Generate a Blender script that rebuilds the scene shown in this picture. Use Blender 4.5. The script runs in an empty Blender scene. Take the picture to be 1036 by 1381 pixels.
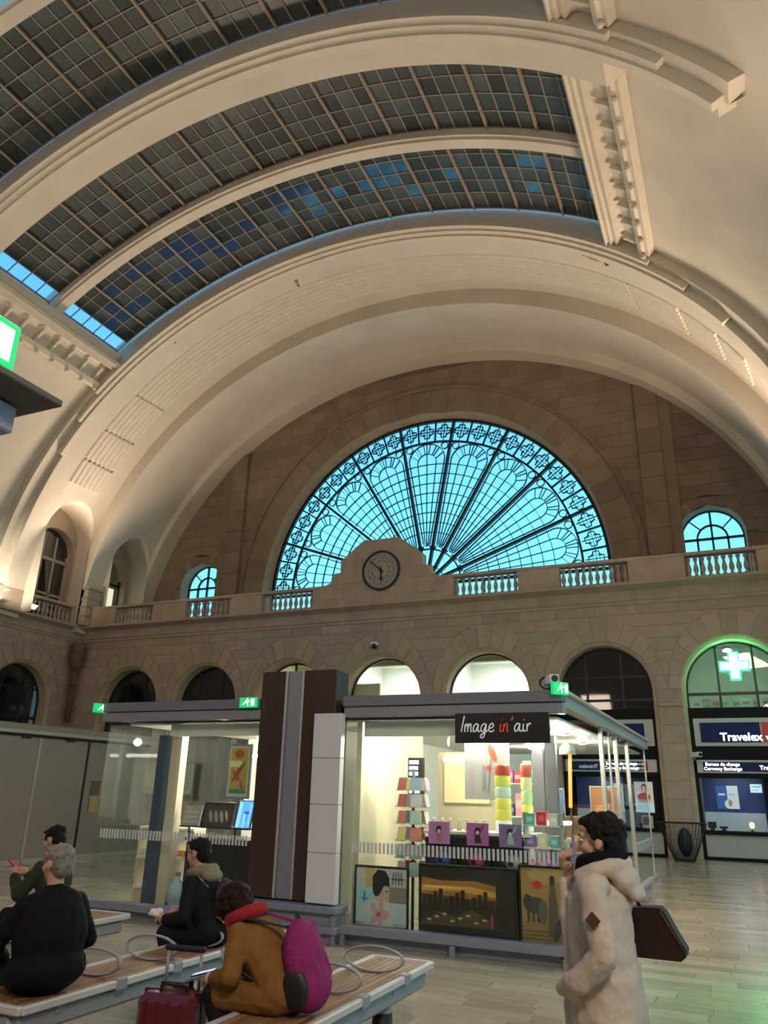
import bpy, math, random
from mathutils import Matrix, Vector
random.seed(7)
PI = math.pi
scn = bpy.context.scene
C = scn.collection
# ------------------------------------------------------------------ camera
cam = bpy.data.cameras.new('camera'); cam_o = bpy.data.objects.new('camera', cam); C.objects.link(cam_o)
_R = Vector((0.9137895, 0.4055704, 0.02239201)); _U = Vector((0.12011809, -0.32247686, 0.93892509)); _F = Vector((-0.38802112, 0.8552902, 0.34339231))
cam_o.matrix_world = Matrix(((_R.x, _U.x, -_F.x, 0), (_R.y, _U.y, -_F.y, 0), (_R.z, _U.z, -_F.z, 1.70), (0, 0, 0, 1)))
cam.sensor_fit = 'VERTICAL'; cam.sensor_height = 36.0; cam.lens = 36.0 * 1028.0 / 1381.0
cam.clip_end = 500; cam.clip_start = .05
scn.camera = cam_o
# ------------------------------------------------------------------ exposure / world (clear dusk sky)
vs = scn.view_settings; vs.view_transform = 'Standard'; vs.look = 'None'; vs.gamma = 1; vs.use_curve_mapping = False; vs.exposure = 0.0
w = bpy.data.worlds.new('dusk_sky'); scn.world = w; w.use_nodes = True
nt = w.node_tree; nt.nodes.clear()
_o = nt.nodes.new('ShaderNodeOutputWorld'); _b = nt.nodes.new('ShaderNodeBackground'); _r = nt.nodes.new('ShaderNodeValToRGB')
_s = nt.nodes.new('ShaderNodeSeparateXYZ'); _t = nt.nodes.new('ShaderNodeTexCoord')
nt.links.new(_t.outputs['Generated'], _s.inputs[0]); nt.links.new(_s.outputs['Z'], _r.inputs[0]); nt.links.new(_r.outputs[0], _b.inputs[0]); nt.links.new(_b.outputs[0], _o.inputs[0])
_r.color_ramp.elements[0].position = 0.0; _r.color_ramp.elements[0].color = (.30, .82, .95, 1)
_r.color_ramp.elements[1].position = 0.75; _r.color_ramp.elements[1].color = (.045, .24, .82, 1)
_e = _r.color_ramp.elements.new(.33); _e.color = (.20, .72, .95, 1)
_b.inputs[1].default_value = 1.5
# ------------------------------------------------------------------ lights
def area(name, loc, target, size, power, col=(1, .8, .58), sizey=None, spread=PI):
    l = bpy.data.lights.new(name, 'AREA'); l.energy = power; l.color = col; l.size = size; l.spread = spread
    if sizey: l.shape = 'RECTANGLE'; l.size_y = sizey
    o = bpy.data.objects.new(name, l); C.objects.link(o); o.location = loc
    o.rotation_euler = (Vector(target) - Vector(loc)).to_track_quat('-Z', 'Y').to_euler(); return o
def point(name, loc, power, col=(1, .85, .65), rad=.08):
    l = bpy.data.lights.new(name, 'POINT'); l.energy = power; l.color = col; l.shadow_soft_size = rad
    o = bpy.data.objects.new(name, l); C.objects.link(o); o.location = loc; return o
def spot(name, loc, target, power, ang=1.2, col=(1, .85, .65), rad=.05, blend=.6):
    l = bpy.data.lights.new(name, 'SPOT'); l.energy = power; l.color = col; l.shadow_soft_size = rad; l.spot_size = ang; l.spot_blend = blend
    o = bpy.data.objects.new(name, l); C.objects.link(o); o.location = loc
    o.rotation_euler = (Vector(target) - Vector(loc)).to_track_quat('-Z', 'Y').to_euler(); return o
X0 = -11.894; ZC = 8.4; D = 26.3; S = 4.027; HW = 15.29; WARM = (1, .77, .56)
# cornice uplights that wash the vault from both long sides, and unseen area lights added to fill the hall
for yy, pw_ in ((-2.8, 140), (5.4, 190), (13.6, 220), (24.6, 600)):
    for sg in (-1, 1): area('vault_uplight', (X0 + sg * 13.6, yy, 9.0), (X0 + sg * 4.5, yy - 7, 21), .8, pw_, WARM, 2.0, 2.3)
spot('pier_floodlight', (X0 - 14.0, 20.2, 8.75), (X0 - 15.0, 22.2, 10.2), 420, 1.5, (1, .86, .66), .1)
for xx, pw_ in ((-20, 120), (-9, 160)): area('hall_fill', (xx, -4, 7.6), (xx, 9, 2), 2.0, pw_, (1, .80, .60))
area('hall_fill', (0.8, 14, 7.8), (-1.0, 16, 0), 1.5, 300, (1, .85, .66))
area('hall_fill', (2.6, -1.5, 6.8), (-.3, 7, .5), 1.4, 420, (1, .83, .66))
# ------------------------------------------------------------------ helpers
class MB:
    def __init__(s): s.v = []; s.f = []; s.sm = []
    def add(s, vs, fs, smooth=False):
        n = len(s.v); s.v += [tuple(p) for p in vs]; s.f += [tuple(n + i for i in q) for q in fs]; s.sm += [smooth] * len(fs); return s
    def box(s, x0, x1, y0, y1, z0, z1, M=None):
        p = [Vector((x, y, z)) for z in (z0, z1) for y in (y0, y1) for x in (x0, x1)]
        if M: p = [M @ q for q in p]
        return s.add(p, [(0, 2, 3, 1), (4, 5, 7, 6), (0, 1, 5, 4), (1, 3, 7, 5), (3, 2, 6, 7), (2, 0, 4, 6)])
    def bbox(s, x0, x1, y0, y1, z0, z1, b=.01, M=None):
        # box with chamfered edges
        vs = []; 
        for sx, X in ((1, x0), (-1, x1)):
            for sy, Y in ((1, y0), (-1, y1)):
                for sz, Z in ((1, z0), (-1, z1)):
                    vs += [(X, Y + sy * b, Z + sz * b), (X + sx * b, Y, Z + sz * b), (X + sx * b, Y + sy * b, Z)]
        if M: vs = [M @ Vector(q) for q in vs]
        I = lambda i, j, k, a: ((i * 2 + j) * 2 + k) * 3 + a
        f = [(I(0,0,0,0), I(0,0,1,0), I(0,1,1,0), I(0,1,0,0)), (I(1,0,0,0), I(1,1,0,0), I(1,1,1,0), I(1,0,1,0)),
             (I(0,0,0,1), I(1,0,0,1), I(1,0,1,1), I(0,0,1,1)), (I(0,1,0,1), I(0,1,1,1), I(1,1,1,1), I(1,1,0,1)),
             (I(0,0,0,2), I(0,1,0,2), I(1,1,0,2), I(1,0,0,2)), (I(0,0,1,2), I(1,0,1,2), I(1,1,1,2), I(0,1,1,2))]
        for j in (0, 1):
            for k in (0, 1):
                f += [(I(0,j,k,1), I(1,j,k,1), I(1,j,k,2), I(0,j,k,2)), (I(j,0,k,0), I(j,1,k,0), I(j,1,k,2), I(j,0,k,2)), (I(j,k,0,0), I(j,k,1,0), I(j,k,1,1), I(j,k,0,1))]
        for i in (0, 1):
            for j in (0, 1):
                for k in (0, 1): f.append((I(i,j,k,0), I(i,j,k,1), I(i,j,k,2)))
        return s.add(vs, f)
    def prism(s, poly, y0, y1, ax='y', smooth=False, M=None):
        # poly in the (x,z) plane extruded along y (or (x,y) along z, or (y,z) along x)
        n = len(poly)
        g = {'y': lambda p, t: (p[0], t, p[1]), 'z': lambda p, t: (p[0], p[1], t), 'x': lambda p, t: (t, p[0], p[1])}[ax]
        vs = [Vector(g(p, y0)) for p in poly] + [Vector(g(p, y1)) for p in poly]
        if M: vs = [M @ q for q in vs]
        s.add(vs, [tuple(range(n)), tuple(range(2 * n - 1, n - 1, -1))]); 
        m = len(s.v) - 2 * n
        s.f += [(m + i, m + n + i, m + n + (i + 1) % n, m + (i + 1) % n) for i in range(n)]; s.sm += [smooth] * n
        return s
    def tube(s, pts, r, n=8, caps=True, closed=False, flat=None, up=None):
        pts = [Vector(p) for p in pts]; rs = r if isinstance(r, (list, tuple)) else [r] * len(pts)
        vs = []; m = len(pts); a = None
        for i, p in enumerate(pts):
            d = (pts[(i + 1) % m] - pts[i - 1]) if closed else (pts[min(i + 1, m - 1)] - pts[max(i - 1, 0)])
            d.normalize()
            if up is not None: a = Vector(up)
            elif a is None: a = Vector((0, 0, 1)) if abs(d.z) < .9 else Vector((1, 0, 0))
            b = d.cross(a); b.normalize(); a2 = b.cross(d); a2.normalize()
            if up is None: a = a2
            fa = flat or (1, 1)
            for k in range(n):
                t = 2 * PI * k / n + PI / n
                vs.append(p + (b * math.cos(t) * fa[0] + a2 * math.sin(t) * fa[1]) * rs[i])
        fs = []
        for i in range(m if closed else m - 1):
            j = (i + 1) % m
            fs += [(i * n + k, i * n + (k + 1) % n, j * n + (k + 1) % n, j * n + k) for k in range(n)]
        s.add(vs, fs, n > 4)
        if caps and not closed:
            o = len(s.v) - m * n; s.f += [tuple(o + k for k in range(n - 1, -1, -1)), tuple(o + (m - 1) * n + k for k in range(n))]; s.sm += [False, False]
        return s
    def lathe(s, prof, n=12, c=(0, 0, 0), smooth=True, M=None):
        vs = []
        for r, z in prof:
            for k in range(n):
                t = 2 * PI * k / n; vs.append(Vector((c[0] + r * math.cos(t), c[1] + r * math.sin(t), c[2] + z)))
        if M: vs = [M @ q for q in vs]
        fs = []
        for i in range(len(prof) - 1): fs += [(i * n + k, i * n + (k + 1) % n, (i + 1) * n + (k + 1) % n, (i + 1) * n + k) for k in range(n)]
        s.add(vs, fs, smooth)
        o = len(s.v) - len(vs); s.f += [tuple(o + k for k in range(n - 1, -1, -1)), tuple(o + (len(prof) - 1) * n + k for k in range(n))]; s.sm += [False, False]
        return s
    def sphere(s, c, r, n=12, m=8, M=None):
        r = r if isinstance(r, (list, tuple)) else (r, r, r)
        vs = [Vector((c[0], c[1], c[2] + r[2]))]
        for i in range(1, m):
            a = PI * i / m
            vs += [Vector((c[0] + r[0] * math.sin(a) * math.cos(2 * PI * k / n), c[1] + r[1] * math.sin(a) * math.sin(2 * PI * k / n), c[2] + r[2] * math.cos(a))) for k in range(n)]
        vs.append(Vector((c[0], c[1], c[2] - r[2])))
        if M: vs = [M @ q for q in vs]
        fs = [(0, 1 + k, 1 + (k + 1) % n) for k in range(n)]
        for i in range(m - 2): fs += [(1 + i * n + k, 1 + (i + 1) * n + k, 1 + (i + 1) * n + (k + 1) % n, 1 + i * n + (k + 1) % n) for k in range(n)]
        e = len(vs) - 1; fs += [(e, e - n + (k + 1) % n, e - n + k) for k in range(n)]
        return s.add(vs, fs, True)
    def grid(s, rows, smooth=True, closed=False):
        n = len(rows[0]); vs = [p for r in rows for p in r]; fs = []
        for i in range(len(rows) - 1): fs += [(i * n + k, i * n + (k + 1) % n, (i + 1) * n + (k + 1) % n, (i + 1) * n + k) for k in range(n if closed else n - 1)]
        return s.add(vs, fs, smooth)
    def mesh(s, name, m):
        me = bpy.data.meshes.new(name); me.from_pydata(s.v, [], s.f); me.polygons.foreach_set('use_smooth', s.sm)
        if m: me.materials.append(m)
        me.update(); return me
    def build(s, name, m, parent=None, world=False, loc=None):
        return link(name, s.mesh(name, m), parent, world, Matrix.Translation(loc) if loc else None)
def pmw(o):
    m = Matrix.Identity(4)
    while o: m = o.matrix_parent_inverse @ o.matrix_basis @ m if o.parent else o.matrix_basis @ m; o = o.parent
    return m
def link(name, me, parent=None, world=False, M=None):
    o = bpy.data.objects.new(name, me); C.objects.link(o)
    if M is not None: o.matrix_basis = M
    if parent:
        o.parent = parent
        if world: o.matrix_parent_inverse = pmw(parent).inverted()
    return o
def tag(o, label=None, cat=None, group=None, kind=None):
    if label: o['label'] = label
    if cat: o['category'] = cat
    if group: o['group'] = group
    if kind: o['kind'] = kind
    return o
def thing(name, label, cat, loc=(0, 0, 0), rz=0, group=None, kind=None):
    o = bpy.data.objects.new(name, None); C.objects.link(o); o.empty_display_size = .1
    o.matrix_basis = Matrix.Translation(loc) @ Matrix.Rotation(rz, 4, 'Z')
    return tag(o, label, cat, group, kind)
def struct(name, label, loc=(0, 0, 0), rz=0, cat=None):
    o = thing(name, label, cat, loc, rz, None, 'structure'); return o
def dup(o, M=None, label=None, parent=None, group=None):
    c = o.copy(); C.objects.link(c)
    if parent: c.parent = parent
    if M is not None: c.matrix_basis = M
    if label: c['label'] = label
    if group: c['group'] = group
    for ch in [x for x in C.objects if x.parent == o]: dup(ch, None, None, c)
    return c
T = Matrix.Translation
def RZ(a): return Matrix.Rotation(a, 4, 'Z')
def RX(a): return Matrix.Rotation(a, 4, 'X')
def RY(a): return Matrix.Rotation(a, 4, 'Y')
# ------------------------------------------------------------------ materials
def mat(name, c, r=.6, m=0., var=.0, sc=4., rnd=0., bump=0., bsc=30., emit=0., alpha=1., spec=.5, ec=None, stretch=None):
    M_ = bpy.data.materials.new(name); M_.use_nodes = True; t = M_.node_tree; b = t.nodes['Principled BSDF']; L = t.links
    b.inputs['Base Color'].default_value = (*c, 1); b.inputs['Roughness'].default_value = r; b.inputs['Metallic'].default_value = m; b.inputs['Specular IOR Level'].default_value = spec
    co = None
    def coord():
        nonlocal co
        if co is None:
            tc = t.nodes.new('ShaderNodeTexCoord'); co = tc.outputs['Object']
            if stretch:
                mp = t.nodes.new('ShaderNodeMapping'); mp.inputs['Scale'].default_value = stretch; L.new(co, mp.inputs[0]); co = mp.outputs[0]
        return co
    src = None
    if var:
        n = t.nodes.new('ShaderNodeTexNoise'); n.inputs['Scale'].default_value = sc; n.inputs['Detail'].default_value = 5; L.new(coord(), n.inputs['Vector'])
        rp = t.nodes.new('ShaderNodeMapRange'); rp.inputs['From Min'].default_value = .3; rp.inputs['From Max'].default_value = .7; rp.inputs['To Min'].default_value = 1 - var; rp.inputs['To Max'].default_value = 1 + var
        L.new(n.outputs['Fac'], rp.inputs[0]); src = rp.outputs[0]
    if rnd:
        oi = t.nodes.new('ShaderNodeObjectInfo'); rp = t.nodes.new('ShaderNodeMapRange'); rp.inputs['To Min'].default_value = 1 - rnd; rp.inputs['To Max'].default_value = 1 + rnd; L.new(oi.outputs['Random'], rp.inputs[0])
        if src:
            mu = t.nodes.new('ShaderNodeMath'); mu.operation = 'MULTIPLY'; L.new(src, mu.inputs[0]); L.new(rp.outputs[0], mu.inputs[1]); src = mu.outputs[0]
        else: src = rp.outputs[0]
    if src:
        hs = t.nodes.new('ShaderNodeHueSaturation'); hs.inputs['Color'].default_value = (*c, 1); L.new(src, hs.inputs['Value']); L.new(hs.outputs[0], b.inputs['Base Color'])
    if bump:
        n = t.nodes.new('ShaderNodeTexNoise'); n.inputs['Scale'].default_value = bsc; n.inputs['Detail'].default_value = 4; L.new(coord(), n.inputs['Vector'])
        bp = t.nodes.new('ShaderNodeBump'); bp.inputs['Strength'].default_value = bump; bp.inputs['Distance'].default_value = .02; L.new(n.outputs['Fac'], bp.inputs['Height']); L.new(bp.outputs[0], b.inputs['Normal'])
    if emit:
        b.inputs['Emission Color'].default_value = (*(ec or c), 1); b.inputs['Emission Strength'].default_value = emit
    if alpha < 1: b.inputs['Alpha'].default_value = alpha
    return M_
def glass(name, tint=(1, 1, 1), refl=.08, rough=.02, dark=0., dcol=(.02, .02, .02)):
    M_ = bpy.data.materials.new(name); M_.use_nodes = True; t = M_.node_tree; t.nodes.clear(); L = t.links
    o = t.nodes.new('ShaderNodeOutputMaterial'); tr = t.nodes.new('ShaderNodeBsdfTransparent'); tr.inputs[0].default_value = (*tint, 1)
    g = t.nodes.new('ShaderNodeBsdfGlossy'); g.inputs['Roughness'].default_value = rough
    lw = t.nodes.new('ShaderNodeLayerWeight'); lw.inputs[0].default_value = .25
    mr = t.nodes.new('ShaderNodeMapRange'); mr.inputs['To Min'].default_value = refl * .6; mr.inputs['To Max'].default_value = min(1, refl * 7); L.new(lw.outputs['Facing'], mr.inputs[0])
    mx = t.nodes.new('ShaderNodeMixShader'); L.new(mr.outputs[0], mx.inputs[0]); L.new(g.outputs[0], mx.inputs[2])
    if dark:
        df = t.nodes.new('ShaderNodeBsdfDiffuse'); df.inputs[0].default_value = (*dcol, 1); m2 = t.nodes.new('ShaderNodeMixShader'); m2.inputs[0].default_value = dark
        L.new(tr.outputs[0], m2.inputs[1]); L.new(df.outputs[0], m2.inputs[2]); L.new(m2.outputs[0], mx.inputs[1])
    else: L.new(tr.outputs[0], mx.inputs[1])
    L.new(mx.outputs[0], o.inputs[0]); return M_
M = {}
M['plaster'] = mat('plaster', (.63, .565, .475), .75, var=.07, sc=.6, bump=.08, bsc=6)
M['plaster_trim'] = mat('plaster_trim', (.66, .59, .49), .7, var=.05, sc=2)
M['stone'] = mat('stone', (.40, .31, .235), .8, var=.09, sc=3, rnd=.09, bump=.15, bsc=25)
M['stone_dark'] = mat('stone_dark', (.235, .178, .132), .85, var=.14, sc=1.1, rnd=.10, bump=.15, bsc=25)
M['stone_trim'] = mat('stone_trim', (.42, .325, .245), .75, var=.12, sc=2, bump=.1, bsc=18)
M['stone_gold'] = mat('stone_gold', (.48, .37, .24), .7, var=.12, sc=2.5)
M['mortar'] = mat('mortar', (.50, .41, .32), .9)
M['mortar_dark'] = mat('mortar_dark', (.17, .125, .09), .9)
M['pane_dark'] = mat('pane_dark', (.045, .058, .058), .35, var=.3, sc=1.2, rnd=.55)
M['pane_blue'] = glass('pane_blue', (.35, .40, .45), .08, .1, .55, (.03, .045, .06))
M['clear'] = glass('clear_glass', (.95, .99, .97), .028)
M['clear_sky'] = glass('clear_sky_glass', (.96, .98, 1), .04)
M['frost'] = glass('fan_glass', (.95, .99, 1), .03, .1)
M['bar_tan'] = mat('bar_tan', (.30, .24, .18), .6)
M['iron'] = mat('iron', (.018, .02, .025), .5, .3)
M['dark'] = mat('dark_frame', (.015, .015, .017), .45)
M['black'] = mat('black', (.008, .008, .009), .5)
M['white'] = mat('white_paint', (.78, .78, .76), .5)
M['grey_metal'] = mat('grey_metal', (.25, .27, .32), .4, .3, var=.05)
# ------------------------------------------------------------------ the vault
def swp(prof, t0=0., t1=PI, n=96, mb=None):
    mb = mb or MB()
    for (ya, a1, b1), (yb, a2, b2) in zip(prof[:-1], prof[1:]):
        r = []
        for i in range(n + 1):
            t = t0 + (t1 - t0) * i / n; c, s = math.cos(t), math.sin(t)
            r.append([(X0 + a1 * c, ya, ZC + b1 * s), (X0 + a2 * c, yb, ZC + b2 * s)])
        mb.grid(r)
    return mb
def endcap(mb, prof, t):
    c, s = math.cos(t), math.sin(t); vs = [(X0 + a * c, y, ZC + b * s) for y, a, b in prof]; mb.add(vs, [tuple(range(len(vs)))])
def tx(rel, a=15.3): return math.acos(max(-1, min(1, rel / a)))
ceiling = struct('ceiling', 'cream plaster barrel vault with heavy ribs and dark skylights', (X0, 12, 8.4))
def cpart(mb, name, m='plaster'): return mb.build(name, M[m], ceiling, world=True)
HA, HB = 15.6, 13.3
TS = tx(9.9, HA)                       # edge of the skylight opening
def wide_rib(yn, full):
    # stepped fillets on the near edge, plain soffit behind
    tl = tx(13.32) if not full else 0.
    body = [(yn + .03, 16.6, 13.9), (yn + .03, 15.24, 13.09), (yn + .6, 15.24, 13.09)]
    if not full:
        mb = swp(body + [(yn + .6, 16.6, 13.9)], tl, PI - tl); endcap(mb, body, tl); endcap(mb, body, PI - tl); cpart(mb, 'rib')
        body = [(yn + .58, 16.6, 13.9), (yn + .58, 15.02, 12.87), (yn + 1.38, 15.02, 12.87), (yn + 1.38, 16.6, 13.9)]; t2 = tx(11.15)
        mb = swp(body, t2, PI - t2); endcap(mb, body, t2); endcap(mb, body, PI - t2); cpart(mb, 'rib_soffit')
        for rl in (12.25, 13.2):
            for sg in (1, -1):
                t0 = tx(rl); t1 = t0 + .018; f = [(yn + .57, 15.7, 13.4), (yn + .57, 15.17, 13.02), (yn + 1.0, 15.17, 13.02), (yn + 1.0, 15.7, 13.4)]
                if sg < 0: t0, t1 = PI - t1, PI - t0
                mb = swp(f, t0, t1, 2); endcap(mb, f, t0); endcap(mb, f, t1); cpart(mb, 'rib_foot', 'plaster_trim')
    else:
        mb = swp(body + [(yn + .6, 15.02, 12.87)], -.02, PI + .02); cpart(mb, 'rib')
    for k, rl in enumerate((11.25, 12.25, 13.25)):
        t = tx(rl); d = .07 * (2 - k); y0 = yn + .2 * k
        pr = [(y0, 15.24, 13.09), (y0, 15.02 + d - .07, 12.87 + d - .07), (y0 + .22, 15.02 + d - .07, 12.87 + d - .07), (y0 + .22, 15.24, 13.09)]
        mb = swp(pr, t, PI - t, 80); endcap(mb, pr, t); endcap(mb, pr, PI - t); cpart(mb, 'rib_fillet', 'plaster_trim')
def thin_rib(yn):
    pr = [(yn, 16.6, 13.9), (yn, 15.95, 13.28), (yn + .12, 15.95, 13.28), (yn + .12, 15.88, 13.21), (yn + .5, 15.88, 13.21), (yn + .5, 16.6, 13.9)]
    cpart(swp(pr, TS - .02, PI - TS + .02, 80), 'thin_rib')
wide_rib(12.72, False); wide_rib(4.58, False); wide_rib(-3.56, False); wide_rib(20.93, True)
thin_rib(17.15); thin_rib(9.0); thin_rib(.85)
# haunches between the ribs
for ya, yb in ((-16, 20.99),):
    cpart(swp([(ya, HA, HB), (yb, HA, HB)], -.02, TS, 40), 'haunch'); cpart(swp([(ya, HA, HB), (yb, HA, HB)], PI - TS, PI + .02, 40), 'haunch')
# bay behind the photographer is closed with plaster
cpart(swp([(-16, 16.5, 13.8), (-3.5, 16.5, 13.8)], TS - .05, PI - TS + .05, 60), 'crown_panel')
# moulded strip with brackets along both edges of the skylights
def pk(rel, k, sgn):
    t = tx(rel, 15.3); return (X0 + sgn * 15.3 * k * math.cos(t), ZC + 12.95 * k * math.sin(t))
for sgn in (1, -1):
    for (ya, yb) in ((14.1, 20.93), (5.96, 12.72), (-2.2, 4.58)):
        band = [(9.9, 1.075), (9.9, 1.0), (10.0, .995), (10.0, 1.003), (10.12, 1.0), (10.12, 1.008), (10.26, 1.004), (10.26, 1.018), (10.42, 1.03)]
        r = [[(pk(q, k, sgn)[0], y, pk(q, k, sgn)[1]) for q, k in band] for y in (ya, yb)]
        mb = MB().grid(r, False); cpart(mb, 'inner_moulding', 'plaster_trim')
        band = [(10.82, 1.03), (10.85, 1.004), (11.0, 1.0), (11.03, 1.006), (11.12, 1.006), (11.12, 1.03)]
        r = [[(pk(q, k, sgn)[0], y, pk(q, k, sgn)[1]) for q, k in band] for y in (ya, yb)]
        mb = MB().grid(r, False); cpart(mb, 'outer_moulding', 'plaster_trim')
        nb = 9
        for i in range(nb):
            y = ya + .35 + (yb - ya - .7) * i / (nb - 1)
            a, b = pk(10.4, 1.012, sgn), pk(10.86, 1.012, sgn); c_, d_ = pk(10.86, 1.03, sgn), pk(10.4, 1.03, sgn)
            MB().prism([a, b, c_, d_], y - .05, y + .05).build('bracket', M['plaster_trim'], ceiling, world=True)
            p = pk(11.06, .998, sgn); MB().sphere((p[0], y + .2, p[1]), (.09, .09, .09), 8, 5).build('drop_ornament', M['plaster_trim'], ceiling, world=True)
# reeded end rib, its cove and the narrow arch against the stone wall; left side is opened for the two side windows
def lin(y, tab):
    y = max(tab[0][0], min(tab[-1][0], y))
    for (ya, a1, b1), (yb, a2, b2) in zip(tab[:-1], tab[1:]):
        if ya <= y <= yb: u = (y - ya) / (yb - ya); return a1 + (a2 - a1) * u, b1 + (b2 - b1) * u
SW = [dict(y=24.03, hw=1.5, sp=12.2, wy=24.3, whw=1.12, wtop=12.75), dict(y=28.0, hw=1.3, sp=11.9, wy=28.05, whw=.95, wtop=12.35)]
def soffit(tab, y0, y1, win, name):
    kn = [y0] + [q[0] for q in tab if y0 < q[0] < y1] + [y1]; mb = swp([(q, *lin(q, tab)) for q in kn], -.02, PI * .75 + .004, 72)
    ys = [y0] + [win['y'] - win['hw'] * math.cos(PI * i / 24) for i in range(25)] + [y1]
    ys = [y for y in ys if y0 <= y <= y1]
    cols = []; edge = []
    for y in ys:
        a, b = lin(y, tab); q = 1 - ((y - win['y']) / win['hw']) ** 2
        t_end = PI + .02
        if q > -1e-6 and abs(y - win['y']) <= win['hw'] + 1e-6:
            zt = win['sp'] + win['hw'] * math.sqrt(max(0, q)); t_end = PI - math.asin((zt - ZC) / b); edge.append((X0 + a * math.cos(t_end), y, ZC + b * math.sin(t_end)))
        cols.append([(X0 + a * math.cos(PI * .75 + (t_end - PI * .75) * i / 30), y, ZC + b * math.sin(PI * .75 + (t_end - PI * .75) * i / 30)) for i in range(31)])
    lo = [k for k, y in enumerate(ys) if y <= win['y'] - win['hw'] + 1e-6]; hi = [k for k, y in enumerate(ys) if y >= win['y'] + win['hw'] - 1e-6]
    a, b = lin(ys[0], tab)
    def side(ya, yb):
        r = []
        for y in (ya, yb):
            a, b = lin(y, tab); r.append([(X0 + a * math.cos(PI * .75 + (PI * .25 + .02) * i / 30), y, ZC + b * math.sin(PI * .75 + (PI * .25 + .02) * i / 30)) for i in range(31)])
        mb.grid(r)
    side(y0, win['y'] - win['hw']); side(win['y'] + win['hw'], y1)
    mb.grid([c for c, y in zip(cols, ys) if abs(y - win['y']) <= win['hw'] + 1e-6])
    # hood (reveal) running straight out to the window wall
    xw = X0 - 15.62
    e = [(edge[0][0], edge[0][1], ZC)] + edge + [(edge[-1][0], edge[-1][1], ZC)]
    mb.grid([[p for p in e], [(xw, p[1], p[2]) for p in e]])
    cpart(mb, name)
T1 = [(21.53, 15.02, 12.87), (22.4, 15.02, 12.87), (25.6, 15.55, 13.45)]
T2 = [(25.6, 14.9, 12.75), (29.25, 15.2, 13.15)]
soffit(T1, 21.53, 25.6, SW[0], 'end_rib_soffit'); soffit(T2, 25.6, 29.25, SW[1], 'cove')
cpart(swp([(25.6, 15.56, 13.46), (25.6, 14.9, 12.75)], -.02, PI + .02), 'step_face')
cpart(swp([(29.25, 15.22, 13.17), (29.3, 14.98, 12.64), (30.35, 15.05, 12.7)], -.02, PI + .02), 'wall_arch')
tl = [0, tx(13.75, 15.3), tx(13.05, 15.3), tx(12.05, 15.3), tx(10.5, 15.3)]
for k in range(7):
    y = 22.62 + .31 * k; a, b = lin(y, T1); pr = [(y + .14 * math.cos(PI * j / 5), a - .10 * math.sin(PI * j / 5) + .02, b - .10 * math.sin(PI * j / 5) + .02) for j in range(6)]
    for u0, u1, n in [(tl[4], PI - tl[4], 64)] + [(tl[j] + .006, tl[j + 1] - .006, 8) for j in (1, 2, 3)] + [(PI - tl[j + 1] + .006, PI - tl[j] - .006, 8) for j in (1, 2, 3)]:
        mb = swp(pr, u0, u1, n); endcap(mb, pr, u0); endcap(mb, pr, u1); cpart(mb, 'reed', 'plaster_trim')
# flaked and stained spots in the plaster
M['flake_tan'] = mat('flake_tan', (.30, .20, .09), .8); M['flake_orange'] = mat('flake_orange', (.60, .27, .09), .8); M['flake_dark'] = mat('flake_dark', (.10, .07, .045), .9)
def flake(x, y, z, r, m, k=7):
    t = math.atan2((z - ZC) / 12.87, (x - X0) / 15.02); nrm = Vector((-math.cos(t) / 15.02, 0, -math.sin(t) / 12.87)).normalized(); tan = Vector((0, 1, 0)).cross(nrm).normalized(); c = Vector((x, y, z)) + nrm * .012
    pts = []
    for i in range(k):
        a = 2 * PI * i / k; q = random.uniform(.5, 1.15); pts.append(c + tan * math.cos(a) * r[0] * q + Vector((0, 1, 0)) * math.sin(a) * r[1] * q)
    mb = MB(); mb.add(pts + [p - nrm * .03 for p in pts], [tuple(range(k)), tuple(range(2 * k - 1, k - 1, -1))] + [(i, k + i, k + (i + 1) % k, (i + 1) % k) for i in range(k)]); mb.build('plaster_flake', M[m], ceiling, True)
for a in ((-14.2, 22.1, 21.12, (.14, .16), 'flake_tan'), (-14.24, 22.35, 21.11, (.06, .12), 'flake_dark'), (-2.50, 21.74, 18.44, (.30, .07), 'flake_orange'), (-2.05, 21.80, 18.12, (.14, .09), 'flake_dark'), (-2.75, 21.66, 18.6, (.06, .05), 'flake_dark'), (-19.8, 21.75, 19.34, (.06, .06), 'flake_tan')): flake(*a)
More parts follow.
